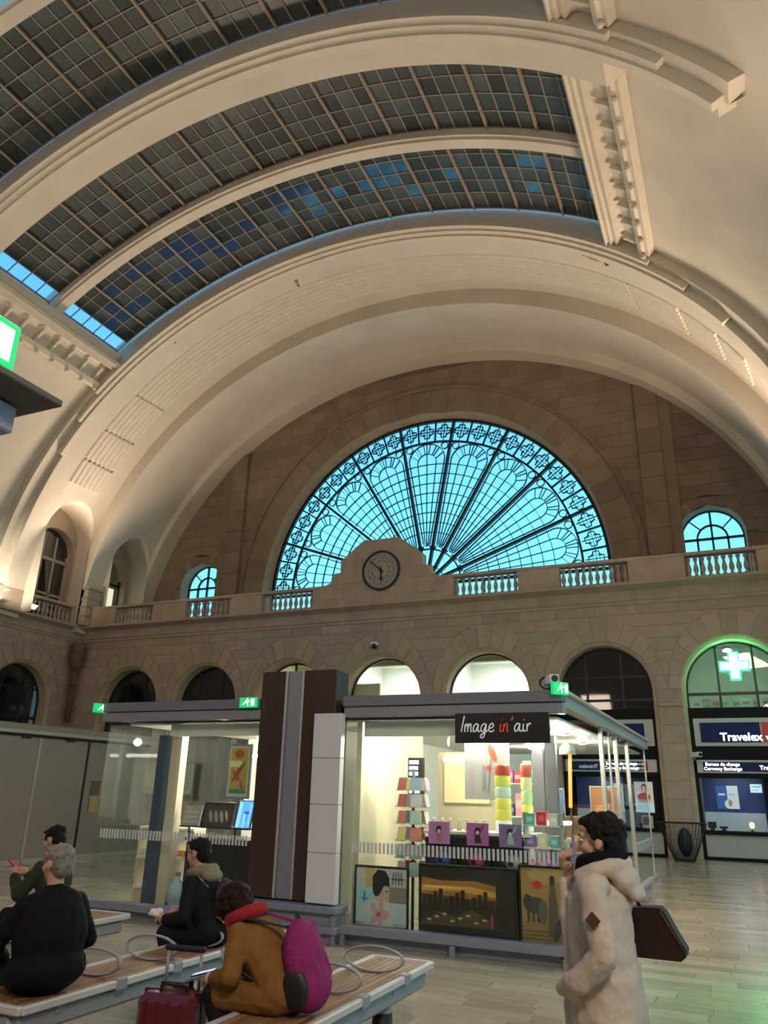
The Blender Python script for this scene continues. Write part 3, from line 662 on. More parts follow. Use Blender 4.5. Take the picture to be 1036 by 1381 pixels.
# ------------------------------------------------------------------ side windows under the hoods of the vault (left)
M['lit_room'] = mat('lit_curtain', (.75, .72, .55), .8, emit=1.1, ec=(.80, .74, .50), var=.15, sc=3, stretch=(1, 6, .3))
M['frame_light'] = mat('window_frame_cream', (.38, .35, .30), .5)
for k, W in enumerate(SW):
    xw = X0 - 15.62; o = struct('window_%d' % (7 + k), ['dark arched side window with a cream frame under the vault hood', 'side window glowing with a pale yellow curtain at the terrace'][k], (xw, W['wy'], ZC))
    r = W['whw']; zs_ = W['wtop'] - r
    # stone surround plate with the arched opening
    mb = MB(); hw_, n = W['hw'] + .5, 20
    pin = [(r, 0)] + [(r * math.cos(PI * i / n), zs_ - ZC + r * math.sin(PI * i / n)) for i in range(n + 1)] + [(-r, 0)]
    ht = W['sp'] + W['hw'] - ZC + .4
    pout = [(hw_, 0)] + [(hw_ * math.cos(PI * i / n), max(zs_ - ZC, 0) + (ht - zs_ + ZC) * math.sin(PI * i / n)) for i in range(n + 1)] + [(-hw_, 0)]
    mb.grid([[(0, p[0], p[1]) for p in pin], [(0, p[0], p[1]) for p in pout]], False)
    mb.grid([[(0, p[0], p[1]) for p in pin], [(-.45, p[0], p[1]) for p in pin]]); mb.build('surround', M['stone_trim'], o)
    mb = MB()
    for y0, y1, z0, z1 in ((-r, r, zs_ - ZC - .35, zs_ - ZC - .22), (-r, -r + .08, 0, zs_ - ZC), (r - .08, r, 0, zs_ - ZC)): mb.box(-.42, -.34, y0, y1, z0, z1)
    mb.build('frame', M['frame_light'] if k == 0 else M['dark'], o)
    for y0 in ((-.35, .35) if k == 0 else (.1,)): MB().box(-.42, -.35, y0 - .05, y0 + .05, 0, zs_ - ZC - .3 + (r if k == 0 else 0)).build('mullion', M['frame_light'], o)
    if k == 0: MB().box(-.42, -.35, -r, r, 1.3, 1.4).build('transom', M['frame_light'], o)
    poly = [(r, 0)] + [(r * math.cos(PI * i / n), zs_ - ZC + r * math.sin(PI * i / n)) for i in range(n + 1)] + [(-r, 0)]
    MB().prism([(p[0], p[1]) for p in poly], -.40, -.39, 'x').build('pane', M['night_glass'] if k == 0 else M['clear'], o)
    if k == 0: MB().box(-1.6, -1.5, -4.5, 4.5, -.3, 7).build('room_wall', M['room_dark'], o)
    else:
        MB().prism([(-r, 0), (r, 0), (r, zs_ - ZC - .35), (-r, zs_ - ZC - .35)], -.75, -.7, 'x').build('curtain', M['lit_room'], o)
        ol_ = mat('room_olive', (.30, .26, .14), .8)
        for q in ((-2.6, -2.5, -1.9, 2.6, 0, 5), (-2.6, -.46, -1.95, -1.9, 0, 5), (-2.6, -.46, 2.6, 2.65, 0, 5), (-2.6, -.46, -1.95, 2.65, 5, 5.05)): MB().box(*q).build('room_wall', ol_, o)
        point('side_room_light', (xw - 1.4, W['wy'] + .6, ZC + 4.2), 14, (1, .85, .5))
        MB().box(-.9, -.8, -.3, .1, 3.25, 3.32).build('ceiling_lamp', mat('orange_lamp', (1, .5, .1), emit=3), o)
# ------------------------------------------------------------------ balustrades
bal_me = MB().lathe([(.075, 0), (.075, .05), (.05, .07), (.045, .10), (.075, .18), (.085, .25), (.07, .34), (.045, .42), (.04, .50), (.06, .53), (.06, .56), (.075, .57), (.075, .62)], 10).mesh('baluster', M['stone_trim'])
def balustrade(o, u0, u1, groups, y=-.12, z=8.44, n=10):
    ed = [u0] + [e for g in groups for e in g] + [u1]
    for a, b in zip(ed[0::2], ed[1::2]):
        if b - a > .05: MB().bbox(a, b, y - .17, y + .17, z, z + .78, .01).build('pedestal', M['stone_trim'], o)
    for a, b in groups:
        MB().box(a, b, y - .13, y + .13, z, z + .07).build('plinth', M['stone_trim'], o)
        for i in range(n): link('baluster', bal_me, o, False, T((a + (b - a) * (i + .5) / n, y, z + .07)))
    x = u0
    k = max(1, int(round((u1 - u0) / 2.2)))
    for i in range(k): MB().bbox(u0 + (u1 - u0) * i / k + .003, u0 + (u1 - u0) * (i + 1) / k - .003, y - .19, y + .19, z + .76, z + .88, .02).build('rail_stone', M['stone_trim'], o)
b1 = thing('balustrade', 'stone balustrade left of the clock gable on the arcade cornice', 'balustrade', (X0, D, 0))
balustrade(b1, -14.52, -2.6, [(-13.15, -11.0), (-9.2, -6.88), (-5.4, -2.95)])
b2 = thing('balustrade', 'stone balustrade right of the clock gable below the arched window', 'balustrade', (X0, D, 0))
balustrade(b2, 2.6, 15.1, [(2.95, 5.4), (6.88, 9.2), (11.0, 13.15)])
b3 = thing('balustrade', 'stone balustrade on the side wall below the dark arched window', 'balustrade', (X0 - HW, 23.55, 0), PI / 2)
balustrade(b3, -8.5, 1.95, [(-6, -4.0), (-.55, 1.75)])
cp = struct('trim_1', 'squat rusticated stone pier where the two balustrades meet', (X0 - HW + .32, D - .15, 8.44))
for i in range(4): MB().bbox(-.3, .42, -.55, .3, .42 * i + .004, .42 * i + .416, .03).build('stone_block', M['stone'], cp)
MB().bbox(-.33, .47, -.6, .35, 1.68, 1.78, .02).build('cap', M['stone_trim'], cp)
# clock gable
cg = thing('clock_gable', 'stepped stone gable block carrying the round clock', 'gable', (X0, D, 0))
gp = [(-2.6, 8.44), (2.6, 8.44), (2.6, 9.32), (2.3, 9.34), (2.18, 9.42), (2.05, 9.62), (2.02, 9.78), (1.74, 9.8), (1.74, 10.28), (.78, 11.02), (-.78, 11.02), (-1.74, 10.28), (-1.74, 9.8), (-2.02, 9.78), (-2.05, 9.62), (-2.18, 9.42), (-2.3, 9.34), (-2.6, 9.32)]
MB().prism(gp, -.30, .15).build('gable_body', M['stone_trim'], cg)
for s in (-1, 1): MB().bbox(s * 2.0 - .42, s * 2.0 + .42, -.325, -.29, 8.72, 9.12, .01).build('panel', M['stone_trim'], cg)
for z0, z1, hw_ in ((9.33, 9.36, 2.3),): MB().box(-hw_, hw_, -.32, -.2, z0, z1).build('string_course', M['stone_trim'], cg)
ck = thing('wall_clock', 'round clock with beige dial and black hands on the gable', 'clock', (X0 + .05, D - .31, 9.72))
M['dial'] = mat('clock_dial', (.40, .33, .27), .6, var=.08)
disc = lambda r, y0, y1, n=40: MB().prism(circ((0, 0), r, n=n)[:-1], y0, y1)
dial = disc(.74, -.05, 0).build('dial', M['dial'], ck)
mb = MB(); strip(mb, circ((0, 0), .76, n=48), .07, -.09, 0); mb.build('bezel', M['dark'], ck)
mb = MB(); strip(mb, circ((0, 0), .36, n=32), .014, -.056, -.05); strip(mb, circ((0, 0), .71, n=48), .012, -.056, -.05); mb.build('ring_line', M['dark'], dial)
for h in range(12):
    a = PI / 2 - (h + .5) * PI / 6; mb = MB(); strip(mb, [P(.36, a), P(.71, a)], .010, -.056, -.05); mb.build('hour_line', M['dark'], dial)
def hand(a, L_, wd, nm, sp):
    m = MB(); d = (math.sin(a), math.cos(a)); n = (d[1], -d[0]); q = lambda l, w_: (d[0] * l + n[0] * w_, d[1] * l + n[1] * w_)
    m.prism([q(-.14, wd), q(L_ * .45, wd * .8), q(L_ * .6, wd * sp), q(L_ * .75, wd * .8), q(L_, wd * .15), q(L_, -wd * .15), q(L_ * .75, -wd * .8), q(L_ * .6, -wd * sp), q(L_ * .45, -wd * .8), q(-.14, -wd)], -.085, -.065); m.build(nm, M['black'], ck)
hand(2 * PI * 52 / 60, .66, .03, 'minute_hand', .8); hand(2 * PI * 5.87 / 12, .50, .035, 'hour_hand', 2.0)
disc(.06, -.1, -.05, 16).build('hub', M['black'], ck)
def text(s_, name, m, parent, Mx, size=.1, ext=.003, align='CENTER', shear=0., sx=1., label=None, bold=0.):
    cu = bpy.data.curves.new(name, 'FONT'); cu.body = s_; cu.size = size; cu.extrude = ext; cu.align_x = align; cu.align_y = 'CENTER'; cu.shear = shear; cu.offset = bold; cu.resolution_u = 3
    tmp = bpy.data.objects.new('tmp_text', cu); C.objects.link(tmp); dg = bpy.context.evaluated_depsgraph_get(); dg.update()
    me = bpy.data.meshes.new_from_object(tmp.evaluated_get(dg)); bpy.data.objects.remove(tmp); bpy.data.curves.remove(cu); me.name = name
    me.materials.clear(); me.materials.append(m); o = link(name, me, parent, False, Mx @ Matrix.Diagonal((sx, 1, 1, 1)))
    return o
FX = RX(PI / 2)      # text facing -y
for h in range(1, 13):
    a = PI / 2 - h * PI / 6; text(str(h), 'numeral', M['dark'], dial, T((.54 * math.cos(a), -.052, .54 * math.sin(a))) @ FX, .17)
# ------------------------------------------------------------------ glass shop kiosk
M['k_fascia'] = mat('kiosk_fascia', (.235, .24, .30), .35, .2, var=.04)
M['k_fascia_dark'] = mat('kiosk_fascia_dark', (.16, .165, .20), .4, .2)
M['k_rail'] = mat('kiosk_rail', (.24, .25, .31), .4, .2, var=.05)
M['k_brown'] = mat('kiosk_brown_panel', (.055, .03, .025), .16, var=.08, sc=3)
M['k_white'] = mat('kiosk_white_panel', (.62, .62, .64), .3)
M['k_cream'] = mat('shop_cream_wall', (.72, .66, .50), .6, var=.04)
M['k_frame'] = mat('kiosk_frame', (.46, .43, .39), .35, .4)
M['shop_white'] = mat('shop_white', (.75, .74, .70), .5)
M['lamp_white'] = mat('lamp_white', (1, .97, .9), emit=7, ec=(1, .95, .85))
M['beige'] = mat('beige_column', (.62, .55, .42), .6)
M['blue_post'] = mat('blue_post', (.05, .08, .14), .4)
M['strip'] = mat('glass_sticker', (.55, .56, .58), .5)
KX0, KX1, KY, KZ = -8.53, -1.86, 9.10, 2.84
PX0, PX1 = -5.88, -4.60; PP = -4.73
kiosk = thing('shop_kiosk', 'glass-walled shop pavilion with grey fascia and a brown and grey pillar', 'kiosk', (-5.2, 13.4, 0))
def kb(name, m, *a, b=.006): return MB().bbox(*a, b).build(name, M[m], kiosk, True)
for x0, x1 in ((KX0 - .12, PX0), (PX1, KX1 + .08)):
    kb('fascia_upper', 'k_fascia_dark', x0, x1, KY - .10, KY + .1, 2.71, KZ); kb('fascia_lower', 'k_fascia', x0, x1, KY - .06, KY + .08, 2.58, 2.705)
kb('side_fascia', 'k_frame', KX1 - .06, KX1 + .08, KY + .08, 17.9, 2.66, 2.80); kb('side_gutter', 'k_frame', KX1 - .02, KX1 + .14, KY - .06, 17.9, 2.80, KZ)
kb('side_fascia', 'k_fascia', KX0 - .1, KX0 + .05, KY + .1, 17.9, 2.60, KZ)
kb('roof', 'k_fascia_dark', KX0, KX1, KY + .1, 17.85, 2.76, 2.82); kb('ceiling_panel', 'shop_white', KX0 + .06, KX1 - .08, KY + .35, 17.8, 2.55, 2.58)
# glazing, front right, front left, two long sides
gx = [PX1, -3.20, KX1]
for a, b in zip(gx[:-1], gx[1:]): MB().box(a + .006, b - .006, KY - .006, KY + .006, .21, 2.58).build('glass_pane', M['clear'], kiosk, True)
for a, b in ((KX0, -7.2), (-7.2, PX0)): MB().box(a + .006, b - .006, KY - .006, KY + .006, .21, 2.58).build('glass_pane', M['clear'], kiosk, True)
gy = [KY, 10.6, 12.1, 13.6, 15.0, 17.8]
for a, b in zip(gy[:-1], gy[1:]):
    MB().box(KX1 - .006, KX1 + .006, a + .006, b - .006, .21, 2.66).build('glass_pane', M['clear'], kiosk, True)
    MB().box(KX0 - .006, KX0 + .006, a + .006, b - .006, .21, 2.60).build('glass_pane', M['clear'], kiosk, True)
for y in (12.1, 13.6, 15.0): kb('side_post', 'k_frame', KX1 - .03, KX1 + .03, y - .04, y + .04, .0, 2.66)
for y in (12.85, 17.8): kb('side_post', 'k_frame', KX1 - .015, KX1 + .015, y - .02, y + .02, .0, 2.66)
kb('door_rail', 'k_frame', KX1 - .03, KX1 + .03, 15.04, 17.8, .78, .92)
# bottom rails with little posts, base boards
for x0, x1, ps in ((PX1 + .04, KX1 + .04, (-4.5, -3.14, -1.90)), (KX0 - .08, PX0 - .02, (KX0 - .02, -7.2, -6.0))):
    kb('bottom_rail', 'k_rail', x0, x1, KY - .12, KY + .02, .12, .215); kb('base_board', 'k_rail', x0 + .05, x1 - .03, KY + .02, KY + .06, .0, .10)
    for p in ps: kb('rail_post', 'k_rail', p - .03, p + .03, KY - .11, KY - .04, 0, .12)
kb('bottom_rail', 'k_rail', KX1 - .02, KX1 + .06, KY + .05, 17.8, .12, .215)
kb('hand_rail', 'k_frame', KX1 + .12, KX1 + .20, 13.2, 15.9, .30, .36)
for y in (13.25, 15.85): kb('hand_rail_post', 'k_frame', KX1 + .13, KX1 + .19, y - .03, y + .03, 0, .30)
# pillar: brown gloss panels round a grey strip, white corner column, stepped base rails
kb('pillar_panel', 'k_brown', PX0, -5.50, KY - .05, KY + .1, .42, 3.20); kb('pillar_panel', 'k_brown', -5.22, PP, KY - .05, KY + .1, .42, 3.20)
kb('pillar_core', 'k_brown', PX0, PP, KY + .1, KY + .30, 0, 3.19)
kb('pillar_strip', 'k_fascia', -5.47, -5.25, KY - .03, KY + .2, .42, 3.20)
for x in (-5.49, -5.235): kb('strip_edge', 'k_frame', x - .015, x + .015, KY - .06, KY, .42, 3.2, b=.003)
for z0, z1 in ((.42, .97), (.975, 1.52), (1.525, 2.07), (2.075, 2.62)): kb('white_panel', 'k_white', -4.98, PX1 + .02, KY - .16, KY - .05, z0, z1)
for z in (.40, .19): kb('base_rail', 'k_rail', PX0, PX1 + .08, KY - .24, KY + .1, z - .075, z, b=.01); 
kb('base_block', 'k_rail', PX0 + .05, PX1 + .0, KY - .16, KY + .2, 0, .34)
kb('base_leg', 'k_rail', PX1 + .0, PX1 + .05, KY - .2, KY - .15, 0, .33)
# safety stripes on the glass
for x0, x1 in ((-4.45, KX1 - .03), (KX0 + .1, PX0 - .05)):
    mb = MB(); n = int((x1 - x0) / .052)
    for i in range(n): x = x0 + i * .052; mb.box(x, x + .028, KY - .011, KY - .007, .99, 1.11)
    tag(mb.build('safety_stripes', M['strip'], kiosk, True), kind='stuff')
# name board with handwriting
sg = thing('shop_sign', 'black name board reading Image in air in white and red script', 'sign', (-2.5, KY - .13, 2.42))
M['sign_black'] = mat('sign_black', (.012, .012, .014), .35)
board = MB().bbox(-.565, .565, -.02, .02, -.17, .17, .004).build('board', M['sign_black'], sg)
M['chalk'] = mat('script_white', (.85, .85, .83), .5, emit=.15); M['chalk_red'] = mat('script_red', (.75, .06, .05), .5, emit=.25)
GL = {'I': ([[(.1, 0), (.2, .9), (.32, 1.9)]], .5), 'm': ([[(0, .9), (.04, 0)], [(.04, .45), (.2, .9), (.36, .85), (.42, 0)], [(.42, .45), (.58, .9), (.76, .85), (.82, .1), (.98, .08)]], 1.05),
      'a': ([[(.62, .82), (.4, .95), (.12, .7), (.05, .3), (.2, .02), (.45, .2), (.66, .9)], [(.66, .9), (.62, .25), (.74, .02), (.95, .15)]], .98),
      'g': ([[(.62, .82), (.4, .95), (.12, .7), (.05, .3), (.2, .02), (.45, .2), (.66, .9)], [(.66, .9), (.6, 0), (.45, -.6), (.15, -.68), (.08, -.4), (.5, -.1), (.92, .2)]], .98),
      'e': ([[(.05, .42), (.45, .5), (.58, .78), (.35, .98), (.08, .65), (.08, .2), (.35, 0), (.72, .2)]], .8), 'i': ([[(.08, .9), (.1, .2), (.22, .02), (.42, .15)], [(.15, 1.3), (.17, 1.38)]], .5),
      'n': ([[(.0, .9), (.04, 0)], [(.04, .45), (.22, .9), (.42, .85), (.48, .1), (.66, .08)]], .75), "'": ([[(.16, 1.75), (.2, 1.55), (.05, 1.3)]], .35), 'r': ([[(.03, .9), (.08, 0)], [(.08, .5), (.28, .92), (.5, .82)]], .5), ' ': ([], .45)}
def script(s_, x, z, sc, m, slant=.12):
    for ch in s_:
        st, adv = GL[ch]; mb = MB()
        for p in st:
            q = []
            for i in range(len(p) - 1):
                p0, p1, p2, p3 = p[max(i - 1, 0)], p[i], p[i + 1], p[min(i + 2, len(p) - 1)]
                for k in range(4):
                    t = k / 4; f = lambda a, b, c, d: .5 * (2 * b + (c - a) * t + (2 * a - 5 * b + 4 * c - d) * t * t + (3 * b - a - 3 * c + d) * t ** 3)
                    q.append((f(p0[0], p1[0], p2[0], p3[0]), f(p0[1], p1[1], p2[1], p3[1])))
            q.append(p[-1]); mb.tube([(x + (a + slant * b) * sc, -.023, z + b * sc) for a, b in q], .0075, 5)
        if st: mb.build('letter', m, board)
        x += adv * sc
    return x
x = script('Image', -.495, -.045, .097, M['chalk']); x = script("in'", x + .05, -.045, .097, M['chalk_red'], .2); script('air', x + .025, -.045, .097, M['chalk'])
# interior partitions and lamps of the shop
ki = thing('shop_partition', 'cream inner walls and white soffit inside the glass shop', 'partition', (-5.2, 12.5, 0))
def kib(name, m, *a): return MB().bbox(*a, .004).build(name, M[m], ki, True)
kib('side_wall', 'k_cream', PX1 + .02, PX1 + .10, KY + .3, 11.6, 0, 2.55); kib('soffit_board', 'shop_white', PX1 + .15, -2.9, KY + .25, KY + .33, 2.36, 2.55)
kib('back_panel', 'k_cream', -4.4, -3.35, 12.0, 12.06, .2, 2.3); kib('divider', 'shop_white', -5.6, -5.5, 10.2, 17, 0, 2.55)
kib('beige_column', 'beige', -7.62, -7.45, KY + .35, KY + .5, .1, 2.55); kib('blue_post', 'blue_post', -7.82, -7.66, KY + .28, KY + .4, .1, 2.4)
kib('back_wall', 'shop_white', -8.4, -6.0, 12.6, 12.7, 0, 2.55); kib('pipe', 'shop_white', -6.95, -6.85, 11.2, 11.3, .8, 2.55)
kib('soffit_board', 'shop_white', -7.6, PX0, KY + .25, KY + .33, 2.38, 2.55)
for y in (10.6, 11.4): kib('dark_post', 'k_fascia_dark', -2.55, -2.4, y, y + .12, 0, 2.5)
for i, (x, y) in enumerate([(-4.0, 9.9), (-3.2, 10.3), (-2.5, 10.0), (-2.3, 11.6), (-3.4, 12.6), (-7.3, 10.2), (-6.4, 10.4), (-6.9, 11.6), (-2.4, 13.6), (-3.6, 15)]):
    l = thing('ceiling_spot', 'small round downlight in the kiosk ceiling', 'lamp', (x, y, 2.55), 0, 'downlights inside the kiosk')
    MB().lathe([(.075, -.03), (.08, 0)], 14).build('ring', M['shop_white'], l); MB().lathe([(.055, -.036), (.055, -.02)], 14).build('bulb', M['lamp_white'], l)
    point('kiosk_spot', (x, y, 2.44), 110 if x < -5.9 else 45, (1, .90, .72), .06)
t = thing('strip_light', 'long white tube lamp under the kiosk ceiling', 'lamp', (-7.0, 11.5, 2.2)); MB().tube([(-.6, 0, 0), (.6, 0, 0)], .03).build('tube', M['lamp_white'], t); MB().box(-.62, .62, -.03, .03, .03, .06).build('holder', M['shop_white'], t)
for s in (-.5, .5): MB().tube([(s, 0, .05), (s, 0, .35)], .006, 5).build('wire', M['shop_white'], t)
spot('kiosk_beam', (-3.5, 10.2, 2.45), (-4.55, 9.9, 1.2), 25, .7, (1, .88, .6))
# ---- printed things: frame + coloured flat shapes
_pm = {}
def pc(c, e=0):
    k = (tuple(round(v, 3) for v in c), e)
    if k not in _pm: _pm[k] = mat('print_%d' % len(_pm), c, .45, emit=e)
    return _pm[k]
def ell(cx, cz, a, b, n=14, rot=0): return [(cx + a * math.cos(2 * PI * i / n) * math.cos(rot) - b * math.sin(2 * PI * i / n) * math.sin(rot), cz + a * math.cos(2 * PI * i / n) * math.sin(rot) + b * math.sin(2 * PI * i / n) * math.cos(rot)) for i in range(n)]
def rect(x0, x1, z0, z1): return [(x0, z0), (x1, z0), (x1, z1), (x0, z1)]
def picture(name, label, cat, loc, w_, h_, bg, shapes, frame=None, fw=.025, rz=0, tilt=0, e=0, group=None, d=.02):
    o = thing(name, label, cat, loc, rz, group); Mt = RX(-tilt)
    m = MB(); m.box(-w_ / 2, w_ / 2, 0, d, 0, h_, Mt); sheet = m.build('sheet', pc(bg, e), o)
    if frame:
        for a in ((-w_ / 2 - fw, -w_ / 2, 0 - fw, h_ + fw), (w_ / 2, w_ / 2 + fw, -fw, h_ + fw), (-w_ / 2, w_ / 2, h_, h_ + fw), (-w_ / 2, w_ / 2, -fw, 0)):
            m = MB(); m.bbox(a[0], a[1], -.012, d + .004, a[2], a[3], .004, Mt); m.build('frame_bar', M[frame] if isinstance(frame, str) else frame, o)
    for i, sh in enumerate(shapes):
        poly, c = sh[0], sh[1]; ee = sh[2] if len(sh) > 2 else e
        m = MB(); m.prism([(p[0] * w_ / 2, p[1] * h_) for p in poly], -.0012 * (i + 1) - .001, -.0012 * i, 'y', M=Mt); m.build('print', pc(c, ee), sheet)
    return o
SKIN = (.62, .42, .32); HAIR = (.02, .015, .015)
picture('framed_poster', 'framed collage poster with a dark-haired figure and pink blossom leaning behind glass', 'poster', (-4.12, KY + .16, .20), .66, .62, (.55, .55, .52),
        [(rect(-.62, -.28, .55, 1), (.55, .42, .16)), (rect(-.95, -.32, .35, .66), (.34, .60, .68)), (rect(-.78, -.5, .44, .47), (.1, .2, .3)), (rect(-.70, -.62, .40, .58), (.1, .2, .3)), ([(-.2, .62), (.28, .62), (.34, .5), (.2, .38), (-.1, .36)], SKIN), ([(-.32, .58), (-.34, .85), (-.15, .97), (.15, .96), (.32, .84), (.34, .68), (.12, .7), (.02, .6), (-.08, .52), (-.22, .5)], HAIR),
         (ell(.24, .60, .05, .012), HAIR), (rect(.34, 1, .42, .68), (.28, .22, .2)), (rect(.34, 1, .05, .40), (.5, .58, .6)), ([(-.75, .0), (-.7, .3), (-.4, .42), (.25, .42), (.5, .28), (.52, 0)], (.60, .59, .58))] + [(ell(-.05 + .2 * math.cos(k * 1.257), .2 + .1 * math.sin(k * 1.257), .19, .085, rot=k * 1.257), (.66, .36, .36)) for k in range(5)] + [(ell(-.05, .2, .09, .04), (.5, .12, .14))] + [([(.45 + .13 * k, .72), (.48 + .13 * k, .72), (.52 + .1 * k, .95), (.49 + .1 * k, .95)], HAIR) for k in range(4)] + [(rect(.42, .95, .82, .835), HAIR), (rect(-.95, -.55, .05, .3), (.45, .6, .63))], 'black')
picture('landscape_print', 'wide dark print of an orange sunset over a skyline behind the shop glass', 'poster', (-3.05, KY + .16, .22), 1.12, .66, (.03, .025, .022),
        [(rect(-.98, .62, .05, .82), (.05, .035, .025)), ([(-.98, .55), (.62, .50), (.62, .74), (.2, .80), (-.5, .78), (-.98, .82)], (.40, .17, .035)), ([(-.98, .60), (-.2, .63), (.62, .56), (.62, .64), (.1, .71), (-.98, .70)], (.72, .36, .07)), ([(-.9, .655), (-.1, .665), (-.1, .68), (-.9, .69)], (.85, .6, .2)), (rect(-.98, .62, .40, .52), (.11, .055, .03))] + [(rect(-.95 + .12 * k, -.87 + .12 * k, .40, .50 + .05 * ((k * 5) % 4)), (.035, .025, .02)) for k in range(13)] + [([(-.95, .08), (-.6, .30), (-.2, .22), (.1, .36), (.5, .22), (.6, .08)], (.10, .065, .035))] + [(ell(-.8 + .17 * k, .16 + .05 * (k % 3), .05, .018), (.55, .42, .2)) for k in range(8)] + [(ell(.55, .2, .035, .11), (.35, .05, .1))], 'black')
picture('elephant_print', 'tall golden print of a standing carved figure and grey herd behind the shop glass', 'poster', (-2.16, KY + .16, .18), .50, .75, (.42, .25, .08),
        [(rect(-1, 1, .0, .28), (.30, .19, .08)), (ell(.1, .9, .8, .12), (.50, .32, .12)), (ell(-.4, .5, .5, .11), (.09, .08, .07)), (ell(-.72, .55, .2, .09), (.07, .06, .055))] + [(rect(-.75 + .22 * k, -.64 + .22 * k, .28, .46), (.08, .07, .06)) for k in range(4)] + [(rect(-.95, .3, .06 + .05 * k, .07 + .05 * k), (.22, .13, .05)) for k in range(3)] + [ (ell(-.05, .42, .2, .16), (.14, .12, .1)), ([(.2, .12), (.55, .1), (.62, .5), (.5, .78), (.35, .8), (.25, .55)], (.12, .10, .08)), (ell(.42, .84, .12, .07), (.05, .04, .035)), (ell(-.25, .78, .2, .05), (.75, .04, .03)), (ell(.6, .2, .25, .1, rot=.6), (.07, .06, .05))], 'black')
# black low display wall carrying small prints
dw = thing('display_wall', 'black low display wall behind the shop window with a white worktop', 'display', (-3.05, KY + .45, 0))
MB().bbox(-.62, .62, .0, .06, .0, 1.18, .006).build('panel', M['black'], dw); MB().bbox(-.64, .72, -.02, .5, 1.22, 1.26, .006).build('worktop', M['shop_white'], dw); MB().bbox(-.62, .62, .1, .48, 0, 1.22, .006).build('carcass', M['shop_white'], dw)
for i, (x, bg, lab) in enumerate(((-3.47, (.55, .22, .50), 'pale pink card with a small dark-haired doll figure'), (-2.98, (.48, .14, .42), 'magenta card with a black-haired doll in a dark dress'), (-2.58, (.25, .16, .38), 'violet card with a pale figure among leaves'))):
    picture('doll_card', lab + ' on the display wall', 'card', (x, KY + .40, 1.11), .27, .25, bg, [(ell(0, .62, .3, .2), HAIR), (ell(0, .56, .16, .11), (.8, .6, .5)), ([(-.2, .5), (.2, .5), (.38, .12), (-.3, .12)], ((.5, .15, .25), (.04, .03, .05), (.4, .5, .5))[i]), (ell(.4, .75, .3, .06, rot=.7), ((.5, .22, .5), (.1, .05, .1), (.5, .5, .6))[i])])
for i, (x, c) in enumerate(((-3.42, (.04, .07, .2)), (-3.0, (.25, .03, .08)), (-2.55, (.20, .20, .20)))):
    picture('dark_print', ['dark print of a blue swirl', 'dark print of a crimson rose', 'black and white tiger-like print'][i] + ' below the doll cards', 'print', (x, KY + .40, .84), .34, .22, (.02, .02, .025), [(ell(0, .5, .6, .38), c), (ell(.1, .55, .35, .22), tuple(v * 2 for v in c)), (ell(-.2, .4, .2, .12), (.02, .02, .02))])
picture('flower_poster', 'large grey poster with a red poppy hanging over the worktop', 'poster', (-3.1, KY + 1.25, 1.62), .62, .72, (.26, .27, .28), [(ell(.25, .82, .25, .1, rot=-.6), (.55, .07, .04)), (ell(.1, .55, .12, .05), (.6, .05, .04)), (rect(-.75, -.6, .1, .55), (.32, .22, .28)), (rect(-.2, -.05, .15, .6), (.18, .18, .2)), ([(.2, .75), (.23, .75), (.05, .1), (.02, .1)], (.1, .1, .1))])
cs = thing('card_spinner', 'tall revolving postcard rack filled with small colourful cards', 'card rack', (-3.95, KY + .75, 0))
MB().tube([(0, 0, .05), (0, 0, 1.98)], .02).build('pole', M['dark'], cs); MB().lathe([(.28, 0), (.26, .04), (.05, .06)], 16).build('base', M['dark'], cs)
CC = [(.5, .08, .1), (.3, .45, .6), (.65, .6, .5), (.45, .3, .5), (.7, .65, .6), (.2, .3, .4), (.6, .2, .15), (.35, .5, .45), (.75, .7, .3), (.5, .5, .55)]
for lev in range(6):
    for k in range(6):
        a = 2 * PI * k / 6 + .55; z = .72 + lev * .2
        MB().box(-.075, .075, -.004, .004, 0, .15, T((.20 * math.sin(a), -.20 * math.cos(a), z)) @ RZ(a) @ RX(-.2)).build('card', pc(random.choice(CC)), cs)
        MB().box(-.085, .085, -.02, .012, -.012, 0, T((.20 * math.sin(a), -.20 * math.cos(a), z)) @ RZ(a)).build('pocket', M['k_frame'], cs)
lb = thing('poster_light_box', 'cream lit panel hanging on the back of the shop', 'panel', (-3.9, 11.9, 1.55)); MB().bbox(-.36, .36, 0, .05, 0, .62, .01).build('panel', pc((.85, .72, .42), .35), lb); MB().box(-.36, .36, -.03, .0, .62, .65).build('lamp', M['lamp_white'], lb)
sc_ = thing('blue_menu_screen', 'narrow dark screen with rows of pale cyan writing-like bars in the shop', 'screen', (-4.38, 11.0, 1.55)); MB().bbox(-.13, .13, 0, .04, 0, .62, .006).build('panel', M['black'], sc_)
for i in range(7): MB().box(-.10, random.uniform(.02, .11), -.004, 0, .05 + .08 * i, .10 + .08 * i).build('bar', pc((.6, .95, 1), 2.0), sc_)
lt = thing('drum_lantern', 'stacked yellow and white paper drum lantern standing on the worktop', 'lantern', (-2.75, KY + .75, 1.26))
for i, c in enumerate(((.75, .85, .8), (.75, .7, .1), (.8, .75, .15), (.55, .7, .55), (.72, .75, .12), (.7, .12, .06))): MB().lathe([(.09, .0), (.10, .02), (.10, .11), (.09, .13)], 16, (0, 0, .13 * i)).build('drum', pc(c, .25), lt)
lt = thing('drum_lantern', 'slim yellow and green paper drum lantern beside the red-topped one', 'lantern', (-2.5, KY + .95, 1.26))
for i, c in enumerate(((.6, .7, .6), (.75, .75, .15), (.5, .7, .3), (.8, .8, .4), (.7, .15, .08))): MB().lathe([(.06, .0), (.07, .02), (.07, .14), (.06, .16)], 14, (0, 0, .16 * i)).build('drum', pc(c, .25), lt)
